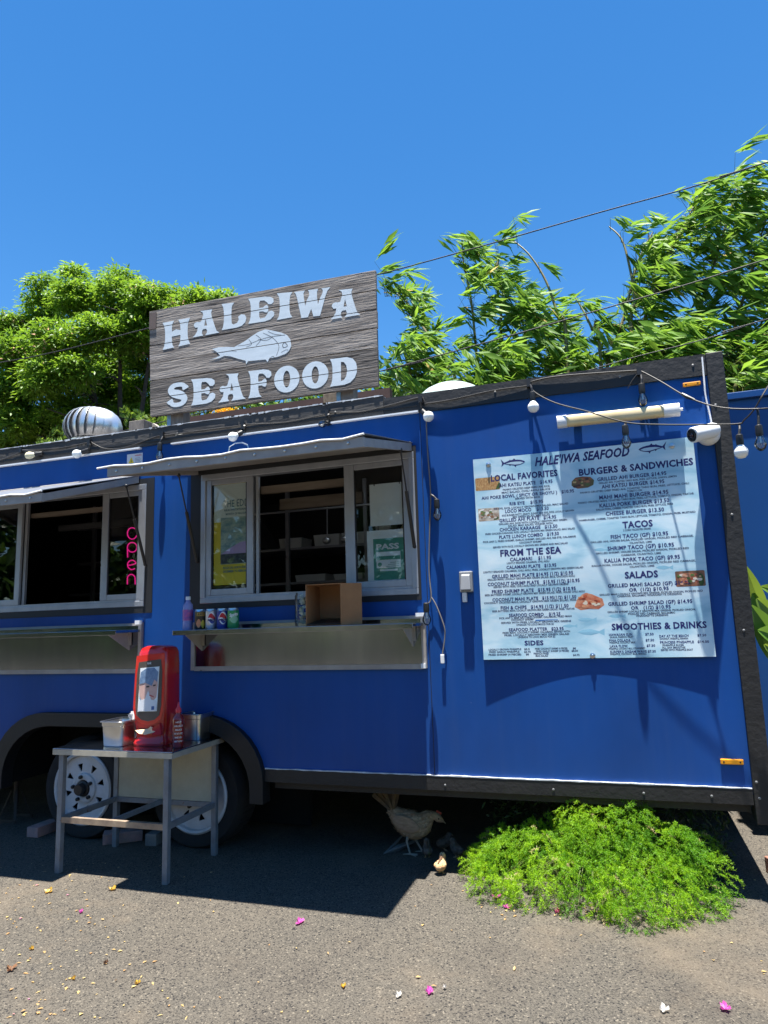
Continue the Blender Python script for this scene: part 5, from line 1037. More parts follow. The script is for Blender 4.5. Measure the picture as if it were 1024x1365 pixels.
# napkin dispenser
nd = thing('napkin_dispenser', (-2.50, -.26, TZ), 'tall red napkin dispenser with a portrait card on the steel table', 'napkin dispenser')
nc = Vector((-2.535, -.335, TZ+.001)); HT = .545; ra = math.radians(6)
def N3(u, v, w):     # u across, v up, w depth (0 = front)
    c, s = math.cos(ra), math.sin(ra); lean = .010*v/HT
    return (nc.x+u*c-w*s+lean, nc.y+u*s+w*c, nc.z+v)
def sec(w0, half, v, dep, front):
    n = 20; out = []
    for j in range(n):
        a = 2*math.pi*j/n; c, s = math.cos(a), math.sin(a); out.append(N3(half*math.copysign(abs(c)**.42, c), v, front+dep/2+dep/2*math.copysign(abs(s)**.42, s)))
    return out
prof = [(.0, .104, .20, .0), (.012, .106, .205, -.004), (.03, .102, .19, .004), (.045, .094, .17, .012), (.085, .097, .175, .010), (.12, .103, .19, .002), (.16, .106, .19, -.002), (.30, .103, .185, .0), (.44, .098, .18, .004), (.505, .094, .172, .008), (.530, .082, .155, .018), (.542, .055, .12, .035), (HT, .01, .05, .08)]
mb = MB(); mb.rings([sec(0, h, v, d, f) for v, h, d, f in prof]); mb.build('body', RED, nd, smooth=True)
def front_y(v):
    for (v0, h0, d0, f0), (v1, h1, d1, f1) in zip(prof, prof[1:]):
        if v0 <= v <= v1: return f0+(f1-f0)*(v-v0)/(v1-v0)
    return 0
def npoly(pts, off, name, mt, par=nd, th=.002):
    v, f = curve_mesh([pts], th/2); mb = MB(); mb.add([N3(a, b, front_y(b)-off-k) for a, b, k in v], f); return mb.build(name, mt, par)
wn_ = [(-.070, .455), (.066, .470), (.078, .40), (.080, .22), (.070, .165), (.04, .140), (0, .132), (-.04, .140), (-.070, .165), (-.080, .22), (-.078, .40)]
npoly(wn_, .003, 'front_window', SMOKE)
npoly([(-.089, .49), (.085, .505), (.092, .40), (.094, .2), (.08, .145), (.04, .118), (0, .110), (-.04, .118), (-.08, .145), (-.094, .2), (-.092, .40)], .0008, 'window_surround', mat('dispenser_bright_red', (.62, .03, .02), .25, coat=.4))
card = npoly([(-.062, .185), (.056, .187), (.060, .43), (-.058, .422)], .0055, 'portrait_card', PAPER)
npoly([(-.055, .27), (-.03, .235), (.02, .232), (.050, .262), (.056, .33), (.05, .40), (.0, .41), (-.045, .39), (-.06, .33)], .0075, 'face', mat('print_skin', (.62, .42, .36), .5, col2=(.55, .34, .30), vscale=30), card, .001)
npoly([(-.058, .335), (-.02, .342), (.02, .325), (.035, .36), (.052, .345), (.057, .40), (.03, .424), (-.02, .42), (-.052, .40)], .009, 'hair', mat('print_hair', (.08, .15, .28), .5, col2=(.22, .32, .45), vscale=50), card, .001)
npoly([(-.060, .188), (.055, .19), (.05, .245), (.02, .25), (.0, .30), (-.018, .255), (-.05, .245)], .0095, 'white_napkin_print', mat('print_white', (.68, .71, .74), .6), card, .001)
npoly([(-.012, .316), (.006, .318), (.006, .325), (-.012, .324)], .0105, 'eye_print', BLKPL, card, .001); npoly([(.03, .322), (.045, .325), (.045, .332), (.03, .330)], .0105, 'eye_print', BLKPL, card, .001); npoly([(.008, .272), (.038, .262), (.036, .268), (.01, .278)], .0105, 'mouth_print', mat('print_lip', (.45, .08, .08), .5), card, .001)
npoly([(.025, .195), (.042, .196), (.042, .215), (.025, .214)], .0105, 'small_logo', mat('logo_blue', (.05, .12, .3), .5), card, .001)
mb = MB(); write(mb, 'tork', 0, .450, .014, 0, width=.026, bold=.03, fn=lambda u, v: N3(u-.004, v, front_y(v)-.0055)); mb.build('maker_mark', WHITE, nd)
NAP = mat('napkin_tan', (.78, .55, .34), .9)
npoly([(-.075, .082), (-.03, .066), (.02, .066), (.062, .082), (.04, .088), (-.05, .090)], .006, 'napkin_slot_shadow', BLKPL)
mb = MB(); mb.add([N3(-.075, .084, -.004), N3(-.045, .070, -.018), N3(.0, .064, -.026), N3(.045, .074, -.018), N3(.066, .088, -.004), N3(.0, .092, .004), N3(.02, .105, -.006)], [(0, 1, 5), (1, 2, 5), (2, 3, 5), (3, 4, 6), (3, 6, 5)]); mb.build('napkin', NAP, nd)
mb = MB(); mb.rings([[N3(.03, .06, -.002), N3(.085, .06, .0), N3(.075, .12, -.008), N3(.04, .10, -.022)], [N3(.035, .058, .01), N3(.09, .058, .01), N3(.08, .12, .01), N3(.05, .10, .01)]]); mb.build('dispenser_grip', RED, nd, smooth=True)
mb = MB(); mb.add([N3(.1005, .12, .11), N3(.1005, .12, .125), N3(.093, .50, .115), N3(.093, .50, .10)], [(0, 1, 2, 3)]);
# sauce bottle
sc_ = (-2.335, -.335); sb = thing('sauce_bottle', (sc_[0], sc_[1], TZ), 'red hot sauce bottle with red tip beside the dispenser', 'bottle')
mb = MB(); mb.lathe([(.028, 0), (.031, .005), (.031, .145), (.027, .158), (.013, .175), (.013, .182)], (*sc_, TZ+.001), (0, 0, 1), 24); mb.build('bottle_body', mat('sauce_red', (.20, .015, .012), .18, coat=.3), sb, smooth=True)
mb = MB(); mb.lathe([(.0155, .1825), (.0155, .200), (.008, .212), (.0035, .236), (.001, .237)], (*sc_, TZ+.001), (0, 0, 1), 18); mb.build('nozzle', mat('nozzle_red', (.62, .03, .04), .35), sb, smooth=True)
mb = MB()
for k, (s_, w_2) in enumerate((('HOT', .030), ('CHILI SAUCE', .048), ('SAUCE', .036), ('NET WT 17 OZ', .046), ('SHAKE WELL', .040), ('HOT CHILI', .044))):
    write(mb, s_, 0, .135-k*.020, .009, 0, width=w_2, bold=.02, fn=lambda u, v: (sc_[0]+.0316*math.cos(math.radians(-52)+u/.0316), sc_[1]+.0316*math.sin(math.radians(-52)+u/.0316), TZ+v))
mb.build('printed_label', WHITE, sb)

# ------------------------------------------------------------------ bricks, jack stand, twig under the trailer
def brick(c, w, d, h, rz, label, mt=BRICKM):
    mb = MB(); mb.box(-w/2, w/2, -d/2, d/2, 0, h); M_ = Matrix.Rotation(rz, 3, 'Z'); mb.v = [tuple(M_@Vector(v)+Vector((c[0], c[1], .001))) for v in mb.v]
    o = mb.build('wheel_chock_brick', mt, bevel=.004); tag(o, label, 'brick', 'brick wheel chocks'); return o
g = G(50, 1114); brick((g.x, g.y+.05), .09, .19, .062, .0, 'small pink brick chocking the left wheel from the left')
g = G(143, 1124); brick((g.x+.07, g.y+.06), .105, .23, .062, -.95, 'long pink brick lying between the two wheels')
g = G(205, 1125); brick((g.x, g.y+.05), .075, .19, .068, .1, 'pale grey brick chocking the right wheel from the left', mat('grey_brick', (.22, .21, .20), .9, var=.3, vscale=12, bump=.4))
g = G(1040, 1170); brick((g.x+.06, g.y+.05), .2, .10, .075, .3, 'reddish brick at the right edge beside the corner post', mat('red_brick', (.28, .13, .09), .9, var=.3, vscale=12, bump=.4))
g = G(20, 1093); js = thing('jack_stand', (g.x, g.y, 0), 'dark metal jack stand in the shade left of the wheels', 'jack stand')
mb = MB()
for i, j in ((-1, -1), (1, -1), (1, 1), (-1, 1)): mb.bar((g.x+i*.075, g.y+j*.075, .0), (g.x+i*.022, g.y+j*.022, .20), .018, .006)
mb.bar((g.x-.08, g.y-.075, .012), (g.x+.08, g.y-.075, .012), .006, .02); mb.bar((g.x-.08, g.y+.075, .012), (g.x+.08, g.y+.075, .012), .006, .02); mb.build('frame', mat('jack_brown', (.055, .04, .032), .6, metal=.3), js)
mb = MB(); mb.tube([(g.x, g.y, .12), (g.x, g.y, .30)], .016, 8); mb.box(g.x-.035, g.x+.035, g.y-.02, g.y+.02, .30, .315); mb.build('post', MATS['jack_brown'], js)
g = G(512, 1139); fr = thing('dry_palm_frond', tuple(g), 'grey dry palm leaf lying on the shaded asphalt by the hen', 'dry leaf')
mb = MB()
for k, (px_, py_, h_) in enumerate(((552, 1126, .01), (541, 1121, .05), (548, 1131, .03))):
    b = G(px_, py_); mb.tube([g+Vector((0, 0, .006)), g.lerp(b, .5)+Vector((0, 0, .02)), b+Vector((0, 0, h_))], [.002, .009, .002], 5)
a = G(510, 1140); b = G(560, 1122); mb.add([a+Vector((0, 0, .004)), a.lerp(b, .4)+Vector((.02, -.03, .006)), b+Vector((0, 0, .012)), a.lerp(b, .5)+Vector((-.01, .03, .02))], [(0, 1, 2, 3)])
mb.build('leaf_blades', mat('dry_grey', (.20, .19, .18), .8), fr)

# ------------------------------------------------------------------ hen and chicks
HENB = mat('hen_feathers', (.48, .34, .22), .85, col2=(.30, .20, .12), vscale=26, stretch=(1, 1, 2), bump=.5, bscale=60)
def loft(mb, pts, radii, n=16):
    pts = [Vector(p) for p in pts]; q = smooth_path(pts, 4); k = len(pts)-1; R = []
    up = Vector((0, 0, 1))
    for i, p_ in enumerate(q):
        u = min(i/4, k); a = int(min(u, k-1)); f = u-a; rw = radii[a][0]*(1-f)+radii[min(a+1, k)][0]*f; rh = radii[a][1]*(1-f)+radii[min(a+1, k)][1]*f
        t = (q[min(i+1, len(q)-1)]-q[max(i-1, 0)]).normalized(); s = t.cross(up).normalized(); v = s.cross(t)
        R.append([p_+s*rw*math.cos(2*math.pi*j/n)+v*rh*math.sin(2*math.pi*j/n) for j in range(n)])
    mb.rings(R)
hy = .20
hb_ = G(549, 1138); hx, hy = hb_.x, hb_.y
hen = thing('hen', (hx, hy, 0), 'tan hen with raised dark tail foraging in the shade under the trailer', 'hen')
mb = MB(); loft(mb, [(hx-.115, hy, .225), (hx-.085, hy, .205), (hx-.04, hy, .175), (hx+.02, hy, .155), (hx+.065, hy+.01, .165), (hx+.095, hy+.02, .188), (hx+.118, hy+.03, .200), (hx+.138, hy+.035, .198), (hx+.156, hy+.037, .186), (hx+.176, hy+.045, .172)],
     [(.012, .015), (.035, .045), (.058, .068), (.066, .078), (.056, .066), (.036, .042), (.024, .027), (.021, .022), (.022, .022), (.008, .009)]); mb.build('body', HENB, hen, smooth=True)
hb = [o for o in hen.children if o.name.startswith('body')][0]; C_, D_, N_ = [], [], []
for p in hb.data.polygons:
    c = np.array(p.center)+np.array(origin(hen)); n_ = np.array(p.normal)
    if c[0] > hx+.125: continue
    for k in range(4 if p.area > 2e-5 else 2):
        C_.append(c+n_*.001+rng.normal(scale=.004, size=3)); d = np.array([-1, 0, .10 if c[0] < hx-.02 else -.5*(c[2] > .2)]); d = d-n_*d.dot(n_)+n_*.16; D_.append(d+rng.normal(scale=.12, size=3)); N_.append(n_)
n = len(C_); leaves('feathers', np.array(C_), np.array(D_), rng.uniform(.018, .034, n), rng.uniform(.009, .015, n), leafmat('hen_plume', (.60, .44, .29), (.34, .22, .13), trans=.15, rough=.8, spec=.1), hen, bend=-.12, nrm=np.array(N_))['kind'] = 'stuff'
for s_ in (-1, 1):
    mb = MB(); mb.ell((hx-.01, hy+s_*.060, .172), (.085, .014, .042), 14, 8, Matrix.Rotation(.30, 3, 'Y')); mb.build('wing', mat('wing_brown', (.42, .27, .17), .85, col2=(.24, .15, .09), vscale=30, stretch=(1, 1, 3)), hen, smooth=True)
TF = mat('tail_feathers', (.05, .04, .035), .7, col2=(.16, .10, .04), vscale=20)
TF2 = mat('tail_feather_tan', (.30, .17, .06), .7)
for k in range(8):
    a = 1.35+.13*(k-3.5)*1.4; y = hy+(k % 3-1)*.014; b0 = Vector((hx-.095, y, .215)); l = .155+.02*math.sin(k*2)
    d = Vector((-math.cos(a)*.9+(-.15), 0, math.sin(a))).normalized(); s_ = Vector((-d.z, 0, d.x))
    mb = MB(); mb.hexa([b0-s_*.006, b0+s_*.006, b0+s_*.006+Vector((0, .002, 0)), b0-s_*.006+Vector((0, .002, 0)), b0+d*l-s_*.014, b0+d*l+s_*.014, b0+d*l+s_*.014+Vector((0, .003, 0)), b0+d*l-s_*.014+Vector((0, .003, 0))]); mb.build('tail_feather', TF2 if k == 2 else TF, hen)
LEGM = mat('hen_leg', (.28, .26, .22), .6)
for s_, fx in ((-1, .0), (1, .055)):
    mb = MB(); A = Vector((hx+fx*.6, hy+s_*.028, .125)); K = Vector((hx+fx*.6-.018, hy+s_*.028, .072)); F = Vector((hx+fx, hy+s_*.03, .008))
    mb.tube([A+Vector((.01, 0, .02)), A, K, F], [.022, .014, .0065, .0055], 8)
    for da in (-.45, 0, .45, 3.14): mb.tube([F, F+Vector((math.cos(da)*.042, math.sin(da)*.042, -.004))], [.005, .0025], 6)
    mb.build('leg', LEGM, hen, smooth=True)
mb = MB(); mb.hexa([(hx+.140, hy+.034, .214), (hx+.166, hy+.040, .200), (hx+.166, hy+.044, .200), (hx+.140, hy+.038, .214), (hx+.146, hy+.034, .232), (hx+.172, hy+.040, .216), (hx+.172, hy+.044, .216), (hx+.146, hy+.038, .232)]); mb.build('comb', mat('comb_red', (.30, .03, .02), .6), hen)
mb = MB(); mb.tube([(hx+.172, hy+.044, .174), (hx+.192, hy+.050, .158)], [.007, .001], 6); mb.build('beak', mat('beak_horn', (.30, .22, .12), .5), hen)
mb = MB(); mb.ell((hx+.160, hy+.017, .190), (.004, .003, .004), 8, 6); mb.ell((hx+.158, hy+.058, .190), (.004, .003, .004), 8, 6); mb.build('eyes', MATS['lens_black'], hen)
def chick(px_, py_, ang, body, label, s=1.0):
    g = G(px_, py_); t = thing('chick', (g.x, g.y, 0), label, 'chick', 'chicks round the hen'); c, s_ = math.cos(ang), math.sin(ang)
    def L3(f, r, z): return (g.x+(f*c-r*s_)*s, g.y+(f*s_+r*c)*s, z*s)
    mb = MB(); loft(mb, [L3(-.045, 0, .048), L3(-.03, 0, .045), L3(0, 0, .043), L3(.022, 0, .052), L3(.030, 0, .072), L3(.036, 0, .086), L3(.052, 0, .086)], [(.006, .006), (.020, .021), (.028, .028), (.024, .024), (.016, .017), (.0165, .0165), (.006, .006)], 14); mb.build('body', body, t, smooth=True)
    mb = MB(); loft(mb, [L3(-.036, 0, .064), L3(-.01, 0, .072), L3(.012, 0, .083), L3(.034, 0, .103)], [(.004, .002), (.006, .003), (.006, .003), (.004, .002)], 8); mb.build('back_stripe', mat('chick_stripe', (.10, .055, .03), .9), t, smooth=True)
    for k in (-1, 1):
        mb = MB(); mb.ell(L3(-.008, k*.026, .046), (.022*s, .007*s, .013*s), 10, 6, Matrix.Rotation(ang, 3, 'Z')); mb.build('wing', body, t, smooth=True)
        mb = MB(); mb.tube([L3(.0, k*.011, .025), L3(.002, k*.012, .004)], .0022*s, 6)
        for da in (-.5, 0, .5): mb.tube([L3(.002, k*.012, .004), L3(.002+.016*math.cos(da), k*.012+.016*math.sin(da), .002)], .0015*s, 5)
        mb.build('leg', mat('chick_leg', (.50, .32, .18), .6), t)
    mb = MB(); mb.tube([L3(.050, 0, .085), L3(.062, 0, .082)], [.004*s, .001], 6); mb.build('beak', MATS['beak_horn'], t)
CT = mat('chick_down', (.66, .42, .22), .95, col2=(.45, .27, .14), vscale=60, bump=.6, bscale=160); CD = mat('chick_down_dark', (.16, .12, .09), .95, col2=(.07, .05, .04), vscale=50, bump=.5, bscale=160); CYL = mat('chick_down_yellow', (.60, .48, .16), .95, var=.25, vscale=60)
chick(588, 1165, 1.45, CT, 'sunlit tan chick seen from behind at the shadow edge', .95)
chick(570, 1144, 1.9, CD, 'dark chick in the shade between hen and sunlit chick', .95)
chick(592, 1134, .5, CD, 'dark chick in deep shade behind the sunlit chick', .95)
chick(610, 1143, 2.6, CD, 'dark chick in the shade beside the fern', .95)
chick(631, 1158, .9, CYL, 'yellow chick half hidden by the left edge of the fern', 1.0)

# ------------------------------------------------------------------ asparagus fern mound
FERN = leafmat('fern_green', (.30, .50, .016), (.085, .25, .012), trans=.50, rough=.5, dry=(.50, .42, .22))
fx, fy = -.215, -.10
fe = thing('asparagus_fern', (fx, fy, 0), 'bright green feathery asparagus fern spilling from under the trailer', 'fern')
def mound():
    lumps = [(-.62, .0, .18, .22, .15), (-.46, -.02, .19, .23, .25), (-.29, -.04, .18, .24, .325), (-.12, -.02, .19, .24, .335), (.05, .0, .17, .23, .31), (.17, .04, .15, .20, .25), (.26, .08, .10, .15, .14), (-.44, -.17, .14, .13, .17), (-.25, -.20, .13, .12, .20), (-.06, -.24, .13, .12, .15), (.06, -.18, .12, .12, .17), (.16, -.10, .12, .12, .14), (-.60, -.11, .12, .11, .08)]
    C, D, T_ = [], [], []
    w = np.array([l[2]*l[4] for l in lumps]); w /= w.sum(); plumes = []
    while len(plumes) < 92:      # plume heads over the mound
        l = lumps[rng.choice(len(lumps), p=w)]; v = rng.normal(size=3); v /= np.linalg.norm(v); v[2] = abs(v[2]); rr = rng.uniform(.84, 1.10)
        p = np.array([l[0]+v[0]*l[2]*rr, l[1]+v[1]*l[3]*rr, v[2]*l[4]*rr])
        if any(((p[0]-q[0])/q[2])**2+((p[1]-q[1])/q[3])**2+(p[2]/q[4])**2 < .66 for q in lumps) or p[1] < -.40: continue
        if any(np.linalg.norm(p-q[0]) < .055 for q in plumes): continue
        plumes.append((p, np.array([v[0], v[1], 0])/(np.linalg.norm(v[:2])+.2), rng.uniform(.045, .095), rng.random()))
    for p, o, r_, tb in plumes:
        for k in range(int(58*(r_/.065)**2)):
            v = rng.normal(size=3); v /= np.linalg.norm(v)
            if v @ o < -.55 or v[2] < -.8: continue
            q = p+v*r_*np.array([1, 1, .85])*rng.uniform(.7, 1.05)+o*.02
            if v[2] < 0: q = q+np.array([0, 0, v[2]*r_*.9])
            if q[2] < .004: q[2] = .004
            if q[0] > .375+.02*rng.normal(): continue
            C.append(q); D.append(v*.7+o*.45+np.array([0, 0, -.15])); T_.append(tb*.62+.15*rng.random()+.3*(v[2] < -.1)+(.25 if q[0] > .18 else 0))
    return np.array(C), np.array(D), np.array(T_)
Cs, Ds, Ts = mound(); Ds += rng.normal(scale=.30, size=Ds.shape); Ds /= np.linalg.norm(Ds, axis=1, keepdims=True); print('sprays', len(Cs))
NB = 34; base = np.repeat(Cs, NB, 0); dr = np.repeat(Ds, NB, 0); tt = np.tile(np.linspace(0, 1, NB), len(Cs))
droop = np.zeros_like(base); droop[:, 2] = -.022*tt**2
pos = base+dr*(tt*.045)[:, None]+droop+rng.normal(scale=.002, size=base.shape); nd_ = dr*.55+rng.normal(scale=.62, size=base.shape)
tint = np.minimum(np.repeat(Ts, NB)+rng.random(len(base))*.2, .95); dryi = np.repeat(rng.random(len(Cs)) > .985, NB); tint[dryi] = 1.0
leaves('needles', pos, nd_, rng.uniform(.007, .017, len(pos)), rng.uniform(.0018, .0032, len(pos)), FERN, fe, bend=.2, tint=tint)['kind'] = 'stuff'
mb = MB()
for k in range(60):
    a = random.uniform(0, 6.28); r_ = random.uniform(.15, .40); e_ = Vector((fx+1.45*r_*math.cos(a), max(fy+.9*r_*math.sin(a), -.42), .02)); mb.tube(smooth_path([(fx+.2*math.cos(a), fy+.1*math.sin(a), .0), (fx+.5*(e_.x-fx), fy+.5*(e_.y-fy), .15), e_.lerp(Vector((fx, fy, .0)), .15)], 5), .0018, 4)
mb.build('stems', mat('fern_stem', (.12, .14, .04), .7), fe)
# dark plants behind, in the shade under the chassis
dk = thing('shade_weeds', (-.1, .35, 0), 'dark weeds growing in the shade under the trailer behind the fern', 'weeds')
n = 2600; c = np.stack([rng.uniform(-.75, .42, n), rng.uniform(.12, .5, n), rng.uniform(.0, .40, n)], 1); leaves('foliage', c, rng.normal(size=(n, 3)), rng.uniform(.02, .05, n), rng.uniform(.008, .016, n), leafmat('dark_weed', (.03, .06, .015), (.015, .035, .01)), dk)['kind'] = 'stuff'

# ------------------------------------------------------------------ neighbouring blue trailer and the plant before it
nb = thing('neighbour_trailer', (1.6, .8, 0), 'second blue trailer standing beyond the black corner post on the right', 'trailer')
NBL = mat('neighbour_blue_paint', (.006, .068, .25), .35, var=.3, vscale=.9, stretch=(1, 1, .5), bump=.05, bscale=8)
yb = 1.0
tz_ = P(1000, 522, yb).z
box('side_wall', .66, 4.6, yb, yb+.05, .42, tz_-.045, NBL, nb); box('top_rail', .64, 4.62, yb-.03, yb+.06, tz_-.044, tz_, NBL, nb, bevel=.004)
box('bottom_rail', .64, 4.62, yb-.01, yb+.06, .36, .4195, BLACK, nb); box('body_shell', .67, 4.58, yb+.051, yb+2.0, .42, tz_-.05, NBL, nb)
for x in (1.2, 4.0): box('support_leg', x, x+.08, yb+.2, yb+.28, 0, .359, BLKPL, nb)
hp_ = thing('banana_plant', (.95, .55, 0), 'broad leaved banana plant between the two trailers', 'plant')
BLF = leafmat('banana_leaf', (.10, .22, .03), (.17, .26, .03), trans=.35, rough=.35)
def bigleaf(b, d, L_, W_, nrm, tint=.5, roll=0.0, curl=.3):
    mb = MB(); b = Vector(b); d = Vector(d).normalized(); n_ = Vector(nrm); s = d.cross(n_).normalized(); n_ = s.cross(d); R = []
    k = 12
    for i in range(k+1):
        t = i/k; w = W_*math.sin(math.pi*min(1, t*.92+.05))**.7*(1-.25*t); c = b+d*L_*t+n_*(curl*L_*(t-t*t))+Vector((0, 0, -.12*L_*t*t))
        R.append([c-s*w+n_*w*.35, c-s*w*.5+n_*w*.12, c-n_*.004, c+s*w*.5+n_*w*.12, c+s*w+n_*w*.35])
    b0 = len(mb.v)
    for r in R: mb.v.extend([tuple(q) for q in r])
    for i in range(k):
        for j in range(4): mb.f.append((i*5+j, i*5+j+1, (i+1)*5+j+1, (i+1)*5+j)); mb.mi.append(0)
    o = mb.build('leaf', BLF, hp_, smooth=True); at = o.data.attributes.new('tint', 'FLOAT', 'FACE'); at.data.foreach_set('value', [tint]*len(o.data.polygons)); return o
def lf(p0, p1, y0, y1, W_, tint, curl=.2):
    a, b = P(*p0, y0), P(*p1, y1); bigleaf(a, b-a, (b-a).length, W_, (-.3, -1, .35), tint, curl=curl)
lf((1022, 830), (992, 742), .55, .40, .045, .9); lf((1030, 880), (1003, 778), .50, .45, .055, .3); lf((1060, 850), (1008, 788), .45, .35, .07, .7); lf((1050, 880), (1000, 795), .40, .3, .06, .1); lf((1060, 800), (1014, 775), .6, .5, .05, .5); lf((1070, 900), (1018, 850), .4, .3, .05, .9)
lf((1035, 850), (1010, 835), .35, .25, .05, .0)
for k in range(9):
    a = random.uniform(0, 6.28); b0 = Vector((.98+.05*math.cos(a), .52, .9+.3*random.random())); bigleaf(b0, (math.cos(a)*.6+.5, -.25-.3*random.random(), .9), .5, .07, (-.2, -1, .3), random.random())
mb = MB()
for x in (.95, 1.02, 1.08): mb.tube([(x, .55, 0), (x+.01, .54, .6), (x+.02, .52, 1.1)], [.045, .035, .02], 10)
mb.build('stem', mat('banana_stem', (.12, .15, .05), .6), hp_, smooth=True)

# ------------------------------------------------------------------ left tree
TL_ = leafmat('tree_leaf', (.17, .30, .020), (.05, .14, .014), trans=.45, rough=.5, dry=(.55, .36, .25))
def canopy(name, label, cat, y0, trunk_px, blobs, nper, lsize, mt, limbs, group=None, branchr=.05, flat=.55):
    tp = P(*trunk_px, y0); t = thing(name, (tp.x, y0, 0), label, cat, group)
    mb = MB(); fork = P(trunk_px[0], trunk_px[1]-40, y0); fork.z = min(fork.z, 3.2)
    mb.tube(smooth_path([(tp.x, y0, 0), (tp.x+.06, y0, fork.z*.5), (fork.x, y0, fork.z)], 5), list(np.linspace(.30, .19, 11)), 12); mb.build('trunk', BARK, t, smooth=True)
    ends = []
    for k, (px_, py_, dy) in enumerate(limbs):
        e_ = P(px_, py_+22, y0+dy+.3); md = fork.lerp(e_, .5)+Vector((0, 0, -.25)); mb = MB(); q = smooth_path([fork-Vector((0, 0, .15)), md, e_], 6); mb.tube(q, list(np.linspace(.10, .015, len(q))), 8)
        for j in range(7):
            u = q[random.randint(4, len(q)-1)]; v = u+Vector((random.gauss(0, .45), random.gauss(0, .5), random.gauss(.1, .2))); mb.tube([u, u.lerp(v, .5)+Vector((0, 0, .06)), v], [.035, .022, .008], 5)
        mb.build('limb', BARK, t, smooth=True)
    CC, DD, TT = [], [], []
    for (px_, py_, r_, dy) in blobs:
        c = np.array(P(px_, py_, y0+dy)); sc_ = (y0+dy-CAMY)/FPX*1.06; R3 = r_*sc_
        npads = max(6, int(nper*(R3**2)*26))
        for k in range(npads):
            v = rng.normal(size=3); v /= np.linalg.norm(v); pc = c+v*R3*np.array([1, 1.1, .8])*rng.uniform(.45, 1.0); pr = rng.uniform(.12, .26)
            m = int(95*(pr/.25)**2); o = rng.normal(size=(m, 3))*np.array([pr, pr, pr*flat*.6])*.6
            dome = -(o[:, 0]**2+o[:, 1]**2)/pr*.35; o[:, 2] += dome
            CC.append(pc+o); dd = o.copy()*np.array([1, 1, .3])+rng.normal(scale=pr*.5, size=o.shape); dd[:, 2] -= pr*.35; DD.append(dd)
            base_t = rng.random()*.5; tt_ = base_t+rng.random(m)*.4
            if rng.random() > .97: tt_[rng.random(m) > .6] = 1.0
            TT.append(tt_)
    CC, DD, TT = np.vstack(CC), np.vstack(DD), np.concatenate(TT); n = len(CC)
    up = np.tile([0, 0, 1.], (n, 1))+rng.normal(scale=.35, size=(n, 3))
    o = leaves('crown', CC, DD, rng.uniform(.7, 1.3, n)*lsize, rng.uniform(.7, 1.2, n)*lsize*.36, mt, t, bend=.12, nrm=up, tint=TT); o['kind'] = 'stuff'
    print(name, 'leaves', n); return t
canopy('spreading_tree', 'broad green tree with small pinkish blossoms left of the sign', 'tree', 7.5, (165, 620),
       [(20, 430, 30, 0), (58, 375, 18, 0), (62, 410, 36, .4), (100, 362, 16, 0), (105, 395, 38, 0), (150, 375, 22, -.3), (165, 375, 26, .3), (200, 400, 40, 0), (235, 395, 26, .2), (262, 405, 28, 0), (290, 400, 18, 0), (308, 396, 10, 0), (275, 425, 26, .6),
        (25, 470, 42, -.6), (80, 450, 42, -.8), (130, 440, 34, -.6), (15, 520, 40, -.5), (60, 505, 40, -.9), (100, 490, 30, -.9), (30, 560, 38, -.4), (90, 545, 36, -.2), (175, 440, 34, -.2), (215, 440, 36, .4), (240, 490, 40, 1.6), (190, 520, 40, 1.8), (140, 540, 40, 1.7), (-25, 450, 45, 0), (-30, 530, 50, 0), (270, 470, 40, 1.2), (150, 480, 34, 1.6), (50, 560, 44, .3), (120, 580, 36, .5), (10, 590, 40, .2), (170, 560, 34, .6), (200, 470, 44, 1.2), (130, 500, 44, 1.4), (60, 470, 44, .8), (240, 440, 40, .9), (70, 590, 36, .4), (298, 420, 24, .8), (210, 560, 36, 1.0), (5, 440, 30, .3), (160, 420, 36, .6)],
       9.5, .118, TL_, [(60, 400, 0), (105, 375, 0), (160, 385, 0), (205, 415, 0), (262, 410, 0), (30, 460, 0), (90, 470, -.5), (290, 450, .5), (-20, 450, 0)])
# low bright palm fronds round the turbine
pf = thing('fan_palm', tuple(Vector((P(200, 580, 3.4).x, 3.4, 0))), 'yellow green palm fronds between the tree and the turbine vent', 'palm')
PL = leafmat('palm_leaf', (.20, .30, .03), (.10, .20, .02), trans=.4)
CC, DD, LL = [], [], []
for k in range(46):
    px_, py_ = random.choice([(70, 585), (95, 575), (190, 570), (215, 560), (255, 560), (60, 600), (180, 555), (210, 550)]); c = np.array(P(px_+random.uniform(-14, 14), py_+random.uniform(2, 20), 3.4+random.uniform(-.3, .3)))
    ang = random.uniform(-.4, 3.5); d = np.array([math.cos(ang), random.uniform(-.5, .2), abs(math.sin(ang))+.15]); d /= np.linalg.norm(d); L0 = random.uniform(.18, .34)
    for i in range(22):
        t = i/21; s_ = 1 if i % 2 else -1; side = np.cross(d, [0, -1, .2]); CC.append(c+d*L0*t+np.array([0, 0, -.25*L0*t*t])); DD.append(d*.7+side*s_*.75+np.array([0, 0, -.2])); LL.append(.11*(1-.5*t))
leaves('fronds', np.array(CC), np.array(DD), np.array(LL), np.full(len(CC), .014), PL, pf, bend=.1)['kind'] = 'stuff'
mb = MB(); mb.tube([(P(200, 580, 3.4).x, 3.4, 0), (P(200, 580, 3.4).x, 3.4, 2.6)], [.12, .08], 10); mb.build('trunk', BARK, pf)
CC2 = []
# yellow blossom clump peeping under the sign
yl = thing('yellow_blossom', tuple(P(300, 548, 3.2)), 'small clump of bright yellow blossom just below the roof sign', 'blossom')
n = 260; q = np.array(P(298, 549, 3.2)); leaves('petals', q+rng.normal(size=(n, 3))*np.array([.075, .03, .028]), rng.normal(size=(n, 3)), rng.uniform(.02, .045, n), rng.uniform(.012, .02, n), leafmat('yellow_petal', (.80, .50, .02), (.70, .36, .01), trans=.3), yl)

